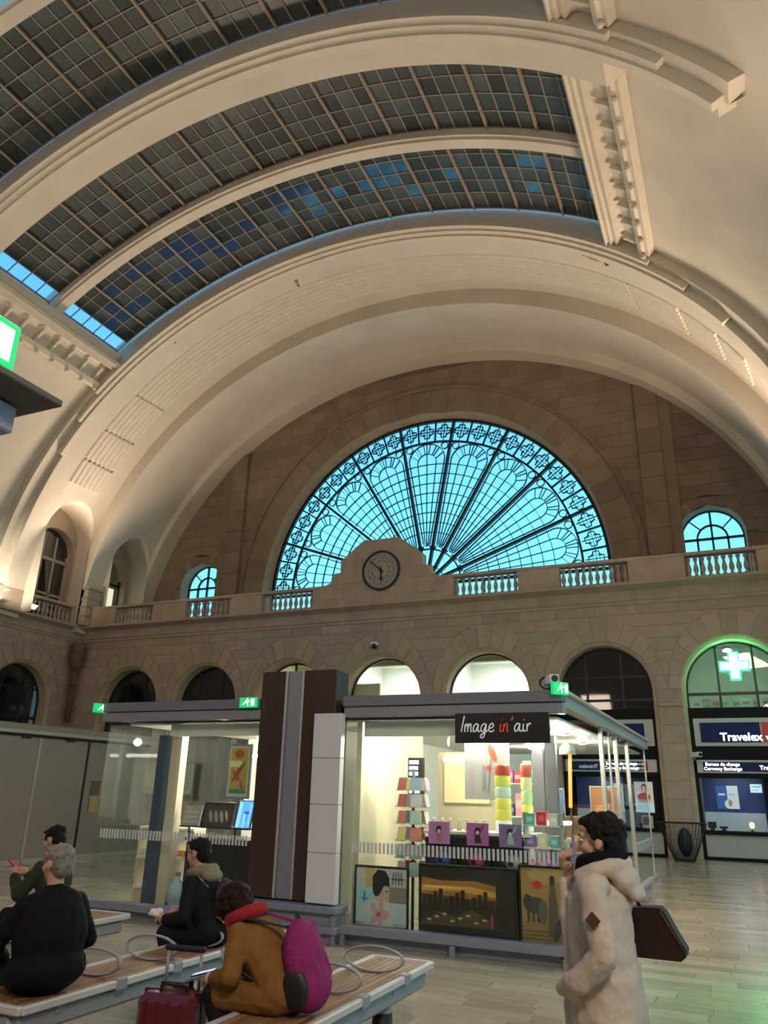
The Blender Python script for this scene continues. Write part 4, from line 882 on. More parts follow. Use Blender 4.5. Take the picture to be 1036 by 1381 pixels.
for i in range(7):
    f = thing('figurine', 'small cream figurine in a row on the white worktop', 'figurine', (-3.62 + .11 * i, KY + .62 + .02 * (i % 2), 1.26), 0, 'figurines on the worktop'); MB().lathe([(.03, 0), (.035, .03), (.022, .08), (.012, .10)], 10).build('body', M['beige'], f); MB().sphere((0, 0, .12), .022, 8, 6).build('head', M['shop_white'], f)
bs = thing('gift_shelf', 'narrow white shelf stand with tiers by the glass corner', 'shelf', (-2.22, KY + .56, 0))
for z in (.62, .86, 1.12, 1.36): MB().bbox(-.22, .22, -.12, .12, z - .015, z, .003).build('shelf_board', M['shop_white'], bs)
for s in (-.21, .21): MB().box(s - .01, s + .01, -.1, .1, 0, 1.5).build('upright', M['k_frame'], bs)
GC = [((.75, .05, .06), 'red'), ((.85, .8, .75), 'white'), ((.8, .3, .3), 'coral'), ((.7, .2, .5), 'pink'), ((.3, .2, .5), 'purple'), ((.9, .75, .5), 'yellow'), ((.2, .5, .5), 'teal')]
for j, z in enumerate((.62, .86, 1.12, 1.36)):
    for i in range(3):
        c, nm = GC[(i + j * 2) % 7]; g = picture('gift_box', '%s gift box on the %s tier of the shelf stand' % (nm, ('lowest', 'second', 'third', 'top')[j]), 'box', (-2.36 + .14 * i, KY + .47, z), .11, .13 + .02 * (i % 2), c, [(rect(-.6, .6, .3, .7), tuple(min(1, v * 1.5 + .1) for v in c))], d=.09)
bk = thing('book_rack', 'wire book rack with bright spines lit by a curved lamp', 'rack', (-1.98 - .1, 10.05, 0))
MB().bbox(-.16, .16, -.12, .12, .85, .87, .003).build('shelf_board', M['k_frame'], bk); MB().tube([(0, .1, 0), (0, .1, 1.5)], .015).build('pole', M['dark'], bk); MB().bbox(-.18, .1, -.1, .12, 1.36, 1.4, .01).build('lamp_bar', M['lamp_white'], bk)
for i in range(7): picture('book', ['crimson', 'teal', 'orange', 'navy', 'lime', 'white', 'violet'][i] + ' book standing in the wire rack', 'book', (-2.21 + .042 * i, 9.97, .871), .034, .30 + .02 * (i % 3), [(.6, .05, .1), (.05, .5, .5), (.85, .35, .05), (.05, .08, .3), (.5, .7, .1), (.8, .8, .8), (.35, .15, .5)][i], [], d=.1)
ol = thing('orange_neon_lamp', 'vertical orange neon tube lamp with a white dome shade', 'lamp', (-2.05, 10.5, 0)); MB().tube([(0, 0, 1.55), (.03, 0, 2.2)], .022).build('tube', pc((1, .30, .06), 2.2), ol); MB().lathe([(.11, 2.2), (.10, 2.28), (.05, 2.34), (.02, 2.36)], 14).build('dome', M['shop_white'], ol); MB().tube([(.0, .03, 0), (.0, .03, 1.6)], .015).build('stand', M['dark'], ol)
for i, (x, y, z, c) in enumerate(((-2.45, 12.6, .9, (.3, .16, .07)), (-2.1, 13.9, .8, (.35, .2, .12)), (-2.15, 13.9, 1.35, (.42, .18, .08)), (-2.9, 13.2, 1.3, (.1, .2, .4)))):
    picture('wall_print', ['brown patterned print hanging deep in the shop', 'bronze patterned print low beside the side door', 'rust patterned print above the bronze one', 'blue print at the back of the shop'][i], 'print', (x, y, z), .42, .48, c, [(ell(-.3, .3, .4, .15), tuple(v * 1.8 for v in c)), (ell(.3, .7, .4, .2), tuple(v * .5 for v in c)), (ell(.2, .4, .2, .1), tuple(v * 2.2 for v in c))], 'k_frame')
# left half: food counter
picture('hanging_menu', 'hanging framed poster in yellow, red and green above the counter', 'poster', (-6.32, KY + .2, 1.58), .34, .66, (.55, .58, .55), [(rect(-.8, .8, .06, .96), (.50, .36, .07)), (rect(-.8, .8, .06, .14), (.08, .25, .12)), (ell(0, .84, .45, .09), (.4, .08, .03)), (rect(-.9, .3, .58, .70), (.8, .8, .35)), (ell(0, .48, .6, .07, rot=.3), (.35, .06, .03)), (ell(0, .33, .6, .07, rot=-.3), (.4, .1, .04)), (ell(.1, .26, .12, .07), (.4, .35, .8))], 'grey_metal')
fc = thing('food_counter', 'black serving counter with a sloping glass display', 'counter', (-6.75, KY + .55, 0))
MB().bbox(-.55, .62, .0, .6, .0, .98, .01).build('body', M['black'], fc); MB().bbox(-.6, .66, -.06, .62, .98, 1.02, .008).build('top', M['dark'], fc)
for x in (-.5, .28): MB().box(x - .012, x + .012, -.1, -.08, .3, 1.2).build('upright', M['dark'], fc)
MB().box(-.62, .66, -.16, .16, 1.16, 1.18, T((0, 0, 0))).build('ledge', M['dark'], fc)
picture('menu_board', 'pale grey menu sheet on the sloping black ledge', 'sheet', (-7.22, KY + .42, 1.18), .30, .27, (.34, .29, .27), [(rect(-.7, .7, .15, .22), (.5, .45, .42)), (rect(-.7, .6, .4, .47), (.5, .45, .42)), (rect(-.7, .7, .65, .72), (.5, .45, .42))], tilt=.25)
picture('food_photo', 'dark photo board of pastries on the sloping black ledge', 'sheet', (-6.78, KY + .42, 1.18), .46, .30, (.03, .03, .035), [(ell(-.5, .45, .12, .3, rot=.5), (.3, .25, .2)), (ell(-.1, .45, .12, .3, rot=.5), (.35, .28, .2)), (ell(.3, .45, .12, .3, rot=.5), (.4, .32, .25)), (ell(.65, .5, .08, .25, rot=.5), (.5, .48, .45))], 'black', tilt=.25)
picture('price_tablet', 'bright blue lit screen leaning on the sloping black ledge', 'screen', (-6.33, KY + .40, 1.17), .24, .36, (.10, .38, .85), [(rect(-.9, -.5, .05, .95), (.3, .65, .95)), (rect(-.1, .2, .05, .55), (.25, .6, .95)), (ell(.3, .58, .4, .06), (.03, .08, .3)), (rect(.3, .38, .3, .58), (.03, .08, .3)), (rect(.6, .85, .1, .9), (.2, .55, .95))], 'black', .012, tilt=.25, e=.9)
for i in range(9):
    o = thing('jar', 'small glass jar with a pale lid on the low shelf by the blue post', 'jar', (-8.3 + .085 * i, KY + .9 + .03 * (i % 2), 1.12), 0, 'jars on the cafe shelf'); MB().lathe([(.03, 0), (.034, .01), (.034, .07), (.025, .08)], 10).build('body', pc(random.choice(CC)), o); MB().lathe([(.028, .08), (.028, .1)], 10).build('lid', M['shop_white'], o.children[0] if o.children else o)
sh = thing('cafe_shelf', 'low white shelf unit with open bays at the glass corner', 'shelf', (-7.95, KY + .92, 0))
for z in (.3, .7, 1.10): MB().bbox(-.45, .55, -.15, .15, z - .02, z + .02, .004).build('shelf_board', M['shop_white'], sh)
for x in (-.44, -.1, .22, .54): MB().box(x - .015, x + .015, -.14, .14, 0, 1.08).build('upright', M['beige'], sh)
tb = thing('cafe_table', 'small dark pedestal table inside the kiosk', 'table', (-7.75, KY + 1.75, 0)); MB().bbox(-.3, .3, -.3, .3, .82, .92, .01).build('top', M['dark'], tb); MB().tube([(0, 0, .03), (0, 0, .82)], .05).build('pedestal', M['dark'], tb); MB().lathe([(.22, 0), (.2, .03)], 16).build('base', M['dark'], tb)
wbt = thing('water_bottle', 'large pale blue water bottle standing by the glass', 'bottle', (-7.22, KY + .28, 0)); MB().lathe([(.11, 0), (.13, .03), (.13, .16), (.10, .2), (.13, .24), (.13, .38), (.08, .46), (.035, .5), (.035, .55)], 16).build('body', pc((.35, .48, .5)), wbt); MB().lathe([(.04, .55), (.04, .59)], 10).build('cap', pc((.1, .2, .5)), wbt)
pk_ = thing('wire_snack_rack', 'cream wire snack rack beside the brown pillar', 'rack', (-6.02, KY + .5, 0))
for z in [.2 + .12 * i for i in range(9)]: MB().bbox(-.10, .1, -.12, .12, z, z + .06, .01).build('snack_bag', pc(random.choice([(.6, .5, .35), (.5, .42, .3), (.65, .58, .45)])), pk_)
for s in (-.11, .11): MB().tube([(s, -.13, 0), (s, -.13, 1.35)], .006, 6).build('wire', M['k_frame'], pk_)
SV = [('crimson', (.6, .04, .06)), ('white', (.8, .8, .76)), ('teal', (.1, .4, .4)), ('amber', (.75, .42, .05)), ('navy', (.04, .06, .22)), ('pink', (.75, .3, .4)), ('olive', (.25, .28, .08)), ('violet', (.3, .12, .4))]
ss = thing('souvenir_shelf', 'tall white shelf of souvenirs at the back of the shop', 'shelf', (-2.95, 11.7, 0))
for z in (.5, .95, 1.4, 1.85): MB().bbox(-.36, .40, -.13, .13, z - .02, z, .004).build('shelf_board', M['shop_white'], ss)
for s in (-.38, .42): MB().box(s - .02, s + .02, -.13, .13, 0, 2.3).build('upright', M['shop_white'], ss)
for j, z in enumerate((.95, 1.4, 1.85)):
    for i in range(6):
        nm, c = SV[(i + 3 * j) % 8]; g = thing('souvenir_box', '%s souvenir box on the %s board of the back shelf' % (nm, ('lower', 'middle', 'upper')[j]), 'box', (-3.26 + .125 * i, 11.66, z)); h = .16 + .05 * ((i * 3 + j) % 4)
        bx = MB().bbox(-.05, .05, -.05, .05, 0, h, .006).build('carton', pc(c), g); MB().box(-.045, .045, -.052, -.05, h * .35, h * .7).build('band', pc(tuple(min(1, v * .5 + .35) for v in c)), bx)
for i in range(8):
    nm, c = SV[(i * 3 + 1) % 8]; g = thing('mug', '%s mug on the low cafe shelf near the blue post' % nm, 'mug', (-8.32 + .115 * i, KY + .88, .72)); bd = MB().lathe([(.032, 0), (.038, .01), (.038, .09), (.034, .09)], 12).build('body', pc(c), g); MB().tube([(.036, 0, .075), (.062, 0, .07), (.062, 0, .03), (.036, 0, .02)], .006, 6).build('handle', pc(c), g)
wb2 = thing('wall_menu', 'white lit menu board high on the back wall of the cafe', 'board', (-6.95, 12.5, 1.55)); MB().bbox(-.6, .6, 0, .06, 0, .55, .01).build('panel', pc((.8, .8, .74), .5), wb2); MB().bbox(-.64, .64, .01, .05, -.04, .59, .01).build('frame', M['k_frame'], wb2)
# ---- emergency exit signs and cameras on the kiosk
M['exit_green'] = mat('exit_green', (.02, .75, .25), .4, emit=.55, ec=(.005, .75, .16)); M['exit_white'] = mat('exit_white', (.9, 1, .95), emit=1.1, ec=(.75, 1, .85)); M['exit_dark'] = mat('exit_dark', (.01, .08, .04))
def exit_sign(label, loc, rz, w_=.26, h_=.13):
    o = thing('exit_sign', label, 'exit sign', loc, rz); MB().bbox(-w_ / 2, w_ / 2, -.03, .03, 0, h_, .006).build('box', M['exit_green'], o)
    MB().prism([(-.30 * w_, .25 * h_), (-.2 * w_, .3 * h_), (-.12 * w_, .55 * h_), (-.02 * w_, .35 * h_), (.02 * w_, .12 * h_), (.07 * w_, .14 * h_), (.03 * w_, .42 * h_), (.04 * w_, .62 * h_), (.14 * w_, .55 * h_), (.15 * w_, .62 * h_), (.02 * w_, .76 * h_), (-.12 * w_, .72 * h_), (-.22 * w_, .42 * h_), (-.3 * w_, .34 * h_)], -.033, -.03).build('running_figure', M['exit_white'], o)
    MB().prism(ell(.0, .85 * h_, .04 * w_, .08 * h_), -.033, -.03).build('figure_head', M['exit_white'], o); MB().prism(rect(.22 * w_, .42 * w_, .15 * h_, .85 * h_), -.033, -.03).build('doorway', M['exit_white'], o); return o
exit_sign('green running-figure exit sign beside the brown pillar', (-6.02, KY - .14, 2.72), 0)
exit_sign('small green exit sign end-on at the far glass corner', (KX0 - .12, KY - .1, 2.70), 1.35)
exit_sign('green exit sign at the shop corner under the camera', (KX1 + .06, KY - .12, 2.78), .9, .22, .14)
def cctv(label, loc, rz, s=1.):
    o = thing('security_camera', label, 'camera', loc, rz); MB().bbox(-.05 * s, .05 * s, -.16 * s, .10 * s, .06 * s, .15 * s, .012).build('housing', M['white'], o); MB().lathe([(.035 * s, 0), (.035 * s, .02 * s)], 12, M=T((0, -.16 * s, .105 * s)) @ RX(PI / 2)).build('lens', M['black'], o)
    MB().tube([(0, .03 * s, .06 * s), (0, .05 * s, 0)], .018 * s).build('bracket', M['grey_metal'], o); return o
cctv('white security camera with looped cable on the kiosk corner', (KX1 - .06, KY - .05, 2.84), .5, 1.1)
o = C.objects[-1]
cb = thing('camera_cable', 'coiled black cable beside the kiosk corner camera', 'cable', (KX1 - .16, KY - .03, 2.84)); MB().tube([(.06 + .09 * math.cos(i * .7), .03 * math.sin(i), .03 + .06 + .07 * math.sin(i * .7)) for i in range(20)], .011, 6).build('loop', M['black'], cb)
# ------------------------------------------------------------------ rooms and shopfronts behind the back arcade
M['room_white'] = mat('room_white', (.72, .74, .70), .7); M['room_cream'] = mat('room_cream', (.62, .56, .38), .7); M['beam_tan'] = mat('beam_tan', (.36, .28, .17), .7)
M['glow_white'] = mat('cove_light', (1, 1, .95), emit=5, ec=(1, .98, .88)); M['fascia_black'] = mat('fascia_black', (.008, .008, .009), .6, spec=.15)
M['sign_frame'] = mat('sign_frame', (.50, .50, .46), .5); M['sign_blue'] = mat('sign_blue', (.006, .010, .05), .5, spec=.15, emit=.2, ec=(.012, .025, .09)); M['sign_red'] = mat('sign_red', (.35, .02, .015), .4, emit=.25)
M['text_white'] = mat('text_white', (1, 1, 1), emit=1.7, ec=(.85, .93, 1)); M['counter_grey'] = mat('counter_grey', (.42, .43, .40), .22)
BL = dict(zip('ABCDEFG', US))
def backroom(n, u, label, wall, zc, lit):
    o = struct('wall_room_%d' % n, label, (X0, D, 0)); a, b = u - S / 2 + .06, u + S / 2 - .06
    MB().box(a, b, 4.4, 4.5, 0, zc).build('room_wall', M[wall], o)
    for x in (a, b): MB().box(x - .05, x + .05, .66, 4.5, 0, zc).build('room_side', M[wall], o)
    MB().box(a, b, .66, 4.5, zc, zc + .1).build('room_ceiling', M[wall], o)
    if lit:
        MB().box(a, b, 1.8, 2.05, zc - .3, zc).build('beam', M['beam_tan'], o); MB().box(a + .1, b - .1, 4.3, 4.38, 4.75, 4.95).build('cove_lamp', M['glow_white'], o)
        MB().box(a + .3, b - .3, 3.2, 3.3, zc - .08, zc - .02).build('tube_lamp', M['glow_white'], o); MB().box(a, b, 3.4, 4.4, 5.25, 5.35).build('bulkhead', M['room_white'], o)
        area('room_light', (X0 + u, D + 2.6, zc - .12), (X0 + u, D + 2.6, 0), 1.6, lit, (.97, 1, .93))
    return o
backroom(1, BL['A'], 'unlit room behind the arch next to the corner', 'room_dark', 7, 0); backroom(2, BL['B'], 'unlit room behind the second arch from the corner', 'room_dark', 7, 0)
backroom(3, BL['C'], 'dim cream room behind the arch over the brown pillar', 'room_cream', 6.9, 50)
for n, k in ((4, 'D'), (5, 'E')): backroom(n, BL[k], 'white lit shop room behind the arch ' + ('under the clock' if k == 'D' else 'right of the clock'), 'room_white', 6.7, 150)
MB().box(BL['D'] - 1.9, BL['D'] - .5, 1.0, 1.1, 0, 5.6).build('cream_partition', M['room_cream'], bpy.data.objects['wall_room_4'])
backroom(6, BL['F'], 'dark room behind the arch beside the kiosk roof', 'room_dark', 7, 0); backroom(7, BL['G'], 'pharmacy room behind the green cross', 'room_white', 6.9, 0)
for n, (k, mu, tr) in enumerate((('A', (-.5, .5), ((4.4, .1),)), ('B', (-.55, .55), ((4.4, .1), (5.2, .06))), ('C', (0,), ((4.4, .1),)), ('D', (), ((4.4, .1),)), ('E', (), ((4.4, .1),)))):
    o = struct('window_%d' % (20 + n), ['dark glazed arch beside the stained corner', 'dark glazed arch with two mullions', 'glazed arch behind the brown pillar', 'glazed arch of the white room under the clock', 'glazed arch of the white room right of the clock'][n], (X0, D, 0))
    glazing(o, BL[k], 0, mu, tr, 'dark', M['night_glass'] if k in 'AB' else M['clear'])
def bank(k, n):
    u = BL[k]; xc = X0 + u; y = D + .28; r = R_ - .13
    o = struct('window_%d' % (30 + n), 'glazed arch ' + ('above the money changer, dark night glass' if k == 'F' else 'of the pharmacy with shelves inside'), (X0, D, 0))
    glazing(o, u, 4.35, (-.62, .55) if k == 'F' else (-.52, .55), ((4.85 if k == 'G' else 4.7, .08), (5.45, .05)) if k == 'F' else ((4.83, .09),), 'dark', M['night_glass'] if k == 'F' else M['clear'])
    f = thing('money_changer_shop', 'black shopfront of the money changer ' + ('beside the kiosk' if k == 'F' else 'below the pharmacy cross'), 'shopfront', (xc, y, 0))
    MB().bbox(-r, r, 0, .35, 4.05, 4.38, .01).build('fascia', M['fascia_black'], f); MB().bbox(-r, r, 0, .3, 2.81, 3.22, .01).build('fascia', M['fascia_black'], f)
    MB().bbox(-r, -r + .1, -.02, .3, 0, 4.1, .01).build('jamb', M['fascia_black'], f); MB().bbox(r - .1, r, -.02, .3, 0, 4.1, .01).build('jamb', M['fascia_black'], f)
    MB().bbox(-r, r, 0, .3, 2.29, 2.44, .01).build('fascia', M['fascia_black'], f); MB().bbox(-r + .1, r - .1, .02, .1, .08, .70, .01).build('apron', M['counter_grey'], f)
    MB().bbox(-r + .1, r - .1, -.02, .3, .0, .08, .01).build('kick_plate', M['fascia_black'], f); MB().bbox(-r + .1, r - .1, -.1, .5, .70, .80, .01).build('counter', M['fascia_black'], f)
    MB().bbox(-.02 + .36, .04 + .36, .0, .2, .8, 2.3, .01).build('mullion', M['fascia_black'], f); MB().box(-r + .1, .34, .06, .07, .8, 2.29).build('pane', M['clear'], f)
    MB().box(.4, r - .1, .12, .14, .8, 2.29).build('dark_door', M['fascia_black'], f)
    MB().box(-r + .1, r - .1, 1.6, 1.7, .0, 2.4).build('back_board', pc((.015, .03, .12), .25), f); MB().box(-r + .1, .34, 1.5, 1.58, .75, 1.3).build('frosted_screen', pc((.35, .42, .5), .25), f)
    MB().box(-r, r, .7, 1.7, 2.42, 2.46).build('inner_ceiling', M['room_white'], f)
    g = -1 if k == 'F' else 1
    s1 = thing('bank_sign', ('upper illuminated blue Travelex sign ' if 1 else '') + ('beside the kiosk roof' if k == 'F' else 'below the pharmacy shelves'), 'sign', (xc, y - .02, 3.63))
    MB().bbox(-r + .12, r - .05, 0, .06, -.41, .42, .01).build('frame', M['sign_frame'], s1)
    if k == 'G':
        pn = MB().bbox(-1.22, .48, -.03, 0, -.30, .29, .005).build('panel', M['sign_blue'], s1); rp = MB().bbox(.52, 1.25, -.03, 0, -.30, .29, .005).build('red_panel', M['sign_red'], s1)
        text('Travelex', 'lettering', M['text_white'], pn, T((-.08, -.035, -.15)) @ FX, .33, bold=.008); text('w', 'lettering', M['text_white'], rp, T((.72, -.035, -.17)) @ FX, .30, bold=.008)
    else:
        pn = MB().bbox(-.5, 1.14, -.03, 0, -.30, .29, .005).build('panel', M['sign_blue'], s1); MB().bbox(-1.25, -.54, -.03, 0, -.30, .29, .005).build('red_panel', M['sign_red'], s1)
        text('Travelex', 'lettering', M['text_white'], pn, T((.40, -.035, -.12)) @ FX, .33, bold=.008)
    s2 = thing('bank_sign', 'lower blue exchange sign in two lines ' + ('beside the kiosk door' if k == 'F' else 'over the bank window'), 'sign', (xc, y - .02, 2.625))
    MB().bbox(-r + .02, r - .05, 0, .06, -.19, .19, .01).build('frame', M['sign_frame'], s2); pn = MB().bbox(-1.25, 1.15, -.03, 0, -.14, .13, .005).build('panel', M['sign_blue'], s2)
    tx_ = -.70 if k == 'G' else .35
    text('Bureau de change', 'lettering', M['text_white'], pn, T((tx_, -.035, .06)) @ FX, .135, bold=.003); text('Currency Exchange', 'lettering', M['text_white'], pn, T((tx_, -.035, -.07)) @ FX, .135, bold=.003)
    if k == 'G': text('Travelex', 'lettering', M['text_white'], pn, T((.62, -.035, -.03)) @ FX, .17, bold=.004)
    else: MB().bbox(.98, 1.14, -.035, -.03, -.10, .12, .002).build('red_panel', M['sign_red'], s2)
    t = thing('strip_lamp', 'thin white strip lamp inside the bank window ' + ('beside the kiosk door' if k == 'F' else 'over the folded poster'), 'lamp', (xc, y + .9, 2.41))
    MB().box(-1.2, .2, -.03, .03, -.03, .0).build('tube', M['glow_white'], t); area('bank_light', (xc - .4, y + .8, 2.35), (xc - .4, y + .8, 0), 1.0, 9, (.85, .93, 1))
bank('F', 0); bank('G', 1)
gx_, gy_ = X0 + BL['G'], D + .28
picture('bank_poster', 'blue and white folded poster with a pale flower in the bank window', 'poster', (gx_ - .68, gy_ + .5, 1.42), .62, .66, (.75, .82, .85), [(rect(-1, 0, 0, 1), (.03, .12, .45)), (ell(.1, .2, .42, .2), (.8, .8, .75)), (ell(.2, .25, .2, .15), (.35, .3, .25)), (rect(-.8, -.2, .58, .66), (.7, .8, .9)), (rect(.15, .7, .6, .64), (.3, .4, .5))], e=.35)
picture('rate_screen', 'small bright screen hanging in the bank window', 'screen', (gx_ + .15, gy_ + .6, 1.9), .32, .24, (.6, .75, .85), [(rect(-.8, .8, .6, .8), (.2, .35, .5)), (rect(-.8, .4, .2, .4), (.3, .45, .6))], e=.9)
picture('orange_poster', 'orange poster on the dark door of the bank', 'poster', (gx_ + .85, gy_ + .09, .82), .72, .62, (.45, .13, .03), [(rect(-.8, .5, .7, .78), (.6, .25, .1)), (rect(-.8, .3, .55, .62), (.6, .25, .1)), ([(-.2, .1), (.5, .1), (.2, .4)], (.55, .2, .05))], e=.12)
t = thing('desk_lamp', 'small glowing orange lamp on the bank counter', 'lamp', (gx_ - .1, gy_ + .3, .80)); MB().lathe([(.06, 0), (.05, .02), (.015, .04), (.015, .1)], 10).build('base', M['dark'], t); MB().lathe([(.03, .09), (.07, .14), (.06, .24), (.02, .26)], 10).build('shade', pc((1, .6, .25), 3), t)
for i in range(2):
    t = thing('desk_monitor', ['small dark monitor by the pier side of the bank counter', 'flat dark keypad box on the bank counter'][i], 'monitor', (gx_ - 1.2 + .32 * i, gy_ + .35, .80)); MB().bbox(-.12, .12, -.02, .03, .06, .24 - .12 * i, .005).build('screen', M['black'], t); MB().bbox(-.06, .06, -.05, .05, 0, .07, .005).build('stand', M['dark'], t)
fx_ = X0 + BL['F']
picture('bank_poster', 'pale blue poster with a plant in the window beside the kiosk', 'poster', (fx_ + .25, gy_ + .5, 1.25), .55, .85, (.55, .72, .8), [(rect(-.9, -.05, .1, .95), (.75, .85, .85)), (ell(.3, .2, .3, .12), (.2, .3, .25)), (rect(.1, .9, .5, .9), (.2, .45, .7))], e=.45)
picture('bank_poster', 'portrait poster of a person in red in the window beside the kiosk', 'poster', (fx_ + .95, gy_ + .04, 1.25), .56, .9, (.55, .55, .5), [(rect(-1, 1, 0, .3), (.45, .7, .85)), (ell(.05, .78, .32, .16), HAIR), (ell(.02, .74, .22, .13), SKIN), (ell(0, .5, .7, .15), (.4, .04, .03)), (rect(-.6, .6, .33, .42), (.45, .3, .15))], e=.4)
t = thing('leaflet_holder', 'pale leaflet box on the counter beside the kiosk', 'holder', (fx_ + 1.0, gy_ - .02, .80)); MB().bbox(-.16, .16, -.06, .06, 0, .36, .005).build('box', M['sign_frame'], t); MB().bbox(-.14, .1, -.065, -.05, .1, .33, .003).build('leaflet', M['black'], t)
# pharmacy upper floor: cross, shelves
ph = thing('pharmacy_cross', 'glowing green neon pharmacy cross hanging in the arch', 'cross', (gx_ + .0, D + .42, 5.66))
CR = lambda a, b: [(-a, -b), (-a, -a), (-b, -a), (-b, a), (-a, a), (-a, b), (a, b), (a, a), (b, a), (b, -a), (a, -a), (a, -b)]
M['neon_rim'] = mat('neon_green', (.0, .9, .25), emit=5, ec=(.0, 1, .28)); M['neon_core'] = mat('neon_core', (.6, 1, .8), emit=9, ec=(.55, 1, .75))
MB().prism([(-p[0], p[1]) for p in CR(.155, .44)], -.04, .06).build('rim', M['neon_rim'], ph); MB().prism([(-p[0], p[1]) for p in CR(.115, .40)], -.055, -.041).build('core', M['neon_core'], ph); MB().tube([(0, 0, .43), (0, 0, .72)], .015, 6).build('hanger', M['grey_metal'], ph)
point('cross_glow', (gx_, D + .1, 5.66), 45, (.05, 1, .30), .3)
t = thing('pharmacy_lamp', 'white lamp shining above the neon cross', 'lamp', (gx_ - .15, D + .9, 6.25)); MB().lathe([(.12, -.05), (.14, 0), (.05, .05)], 14).build('shade', M['glow_white'], t); point('pharmacy_light', (gx_ - .15, D + 1.2, 6.0), 30, (.95, 1, .9))
for i in range(9):
    b = picture('medicine_box', ['white', 'grey', 'pale pink', 'cream', 'pale blue', 'white-banded', 'lilac', 'light grey', 'beige'][i] + ' medicine box standing in the pharmacy window', 'box', (gx_ - 1.25 + .29 * i, D + .85, 4.42), .2 + .03 * (i % 3), .24 + .05 * (i % 2), [(.7, .7, .68), (.4, .42, .42), (.6, .45, .48), (.65, .6, .5), (.45, .55, .6), (.7, .7, .7), (.5, .45, .6), (.5, .5, .5), (.6, .52, .4)][i], [(rect(-.8, .8, .35, .65), [(.3, .4, .5), (.6, .6, .6), (.5, .2, .3), (.3, .5, .3), (.2, .3, .5), (.6, .3, .2), (.3, .2, .4), (.2, .2, .2), (.5, .3, .1)][i])], d=.12)
sh = thing('pharmacy_shelf', 'grey ledge shelf behind the pharmacy glazing', 'shelf', (gx_, D + .95, 4.40)); MB().bbox(-1.45, 1.45, -.2, .3, -.06, .02, .01).build('board', M['counter_grey'], sh)
for s in (-1.2, 1.2): MB().box(s - .03, s + .03, -.1, .2, -.5, -.06).build('bracket', M['dark'], sh)
# camera on the pier, dome camera by the clock arch
cctv('white security camera on the pier beside the lower exchange sign', (gx_ - 1.42, D - .10, 2.78), .6, 1.6)
t = thing('dome_camera', 'small white dome camera on the stone over an arch', 'camera', (X0 - .25, D - .02, 6.85)); MB().bbox(-.14, .14, -.16, .0, .0, .14, .02).build('mount', M['white'], t); MB().sphere((0, -.12, -.02), (.11, .11, .11), 12, 8).build('dome', M['black'], t)
# flared wire basket by the pier
wk = thing('wire_basket', 'large flared black wire basket standing against the pier', 'basket', (-1.78, 25.35, 0)); M['wire'] = mat('wire_black', (.02, .018, .015), .4, .5)
for rr, z in ((.28, .03), (.68, 1.02)): MB().tube([(rr * math.cos(2 * PI * i / 28), rr * .6 * math.sin(2 * PI * i / 28), z) for i in range(28)], .018, 6, closed=True).build('hoop', M['wire'], wk)
for i in range(34):
    a = 2 * PI * i / 34; MB().tube([(.28 * math.cos(a), .28 * .6 * math.sin(a), .03), (.46 * math.cos(a), .46 * .6 * math.sin(a), .45), (.68 * math.cos(a), .68 * .6 * math.sin(a), 1.02)], .008, 5).build('wire', M['wire'], wk)
MB().sphere((.05, 0, .5), (.2, .12, .4), 10, 8).build('bag', M['black'], wk); MB().lathe([(.27, 0), (.27, .03)], 16, M=Matrix.Diagonal((1, .6, 1, 1))).build('base', M['wire'], wk)
# ------------------------------------------------------------------ grey hoarding at the left
M['hoard'] = mat('hoarding_grey', (.20, .18, .165), .55, var=.05, sc=8); M['hoard_trim'] = mat('hoarding_trim', (.30, .28, .25), .5)
hd = thing('hoarding', 'tall grey panel hoarding with a pale top trim beside the kiosk', 'hoarding', (-14.6, 12, 0))
for i, (a, b) in enumerate(((7, 8.9), (8.92, 10.4), (10.42, 11.9), (11.92, 13.42), (13.45, 14.93), (14.97, 17.2))): MB().bbox(-14.66, -14.6, a, b, .12, 2.66, .006).build('panel', M['hoard'], hd, True); MB().bbox(-14.64, -14.58, a, b, 0, .12, .004).build('skirting', M['hoard_trim'], hd, True)
MB().bbox(-14.8, -14.45, 7, 17.2, 2.72, 2.80, .01).build('top_ledge', M['hoard_trim'], hd, True); MB().bbox(-14.85, -14.55, 7, 17.2, 2.80, 2.94, .01).build('top_board', M['hoard'], hd, True); MB().box(-14.66, -14.6, 7, 17.2, 2.66, 2.72).build('head_track', M['black'], hd, True)
for y in (12.9, 14.2): MB().box(-14.6, -14.57, y, y + .25, 2.62, 2.71).build('clip', M['black'], hd, True)
MB().box(-14.6, -14.575, 13.40, 13.47, .12, 2.66).build('joint_strip', M['hoard_trim'], hd, True); MB().box(-14.6, -14.58, 14.92, 14.98, .12, 2.66).build('joint_strip', M['black'], hd, True)
picture('notice', 'small olive notice on the hoarding', 'notice', (-14.57, 15.35, 1.45), .28, .32, (.09, .09, .03), [], rz=PI / 2, d=.01); picture('notice', 'small ochre notice below the olive one on the hoarding', 'notice', (-14.57, 15.35, 1.05), .28, .36, (.32, .26, .10), [], rz=PI / 2, d=.01)
# stained pipe and broken ornament in the corner
M['rust'] = mat('rust_stone', (.16, .09, .045), .8, var=.35, sc=5, bump=.3)
pp = thing('corner_downpipe', 'rust-stained downpipe boss in the corner of the two arcades', 'pipe', (X0 - HW + .40, D - .40, 4.2)); MB().tube([(0, 0, 0), (0, 0, 3.2)], .13, 10).build('pipe', M['rust'], pp); MB().lathe([(.15, 2.2), (.3, 2.6), (.36, 3.2), (.30, 3.45)], 12).build('hopper', M['rust'], pp)
for z in (.5, 1.6): MB().tube([(.17 * math.cos(a * PI / 6), .17 * math.sin(a * PI / 6), z) for a in range(12)], .03, 6, closed=True).build('clamp', M['rust'], pp)
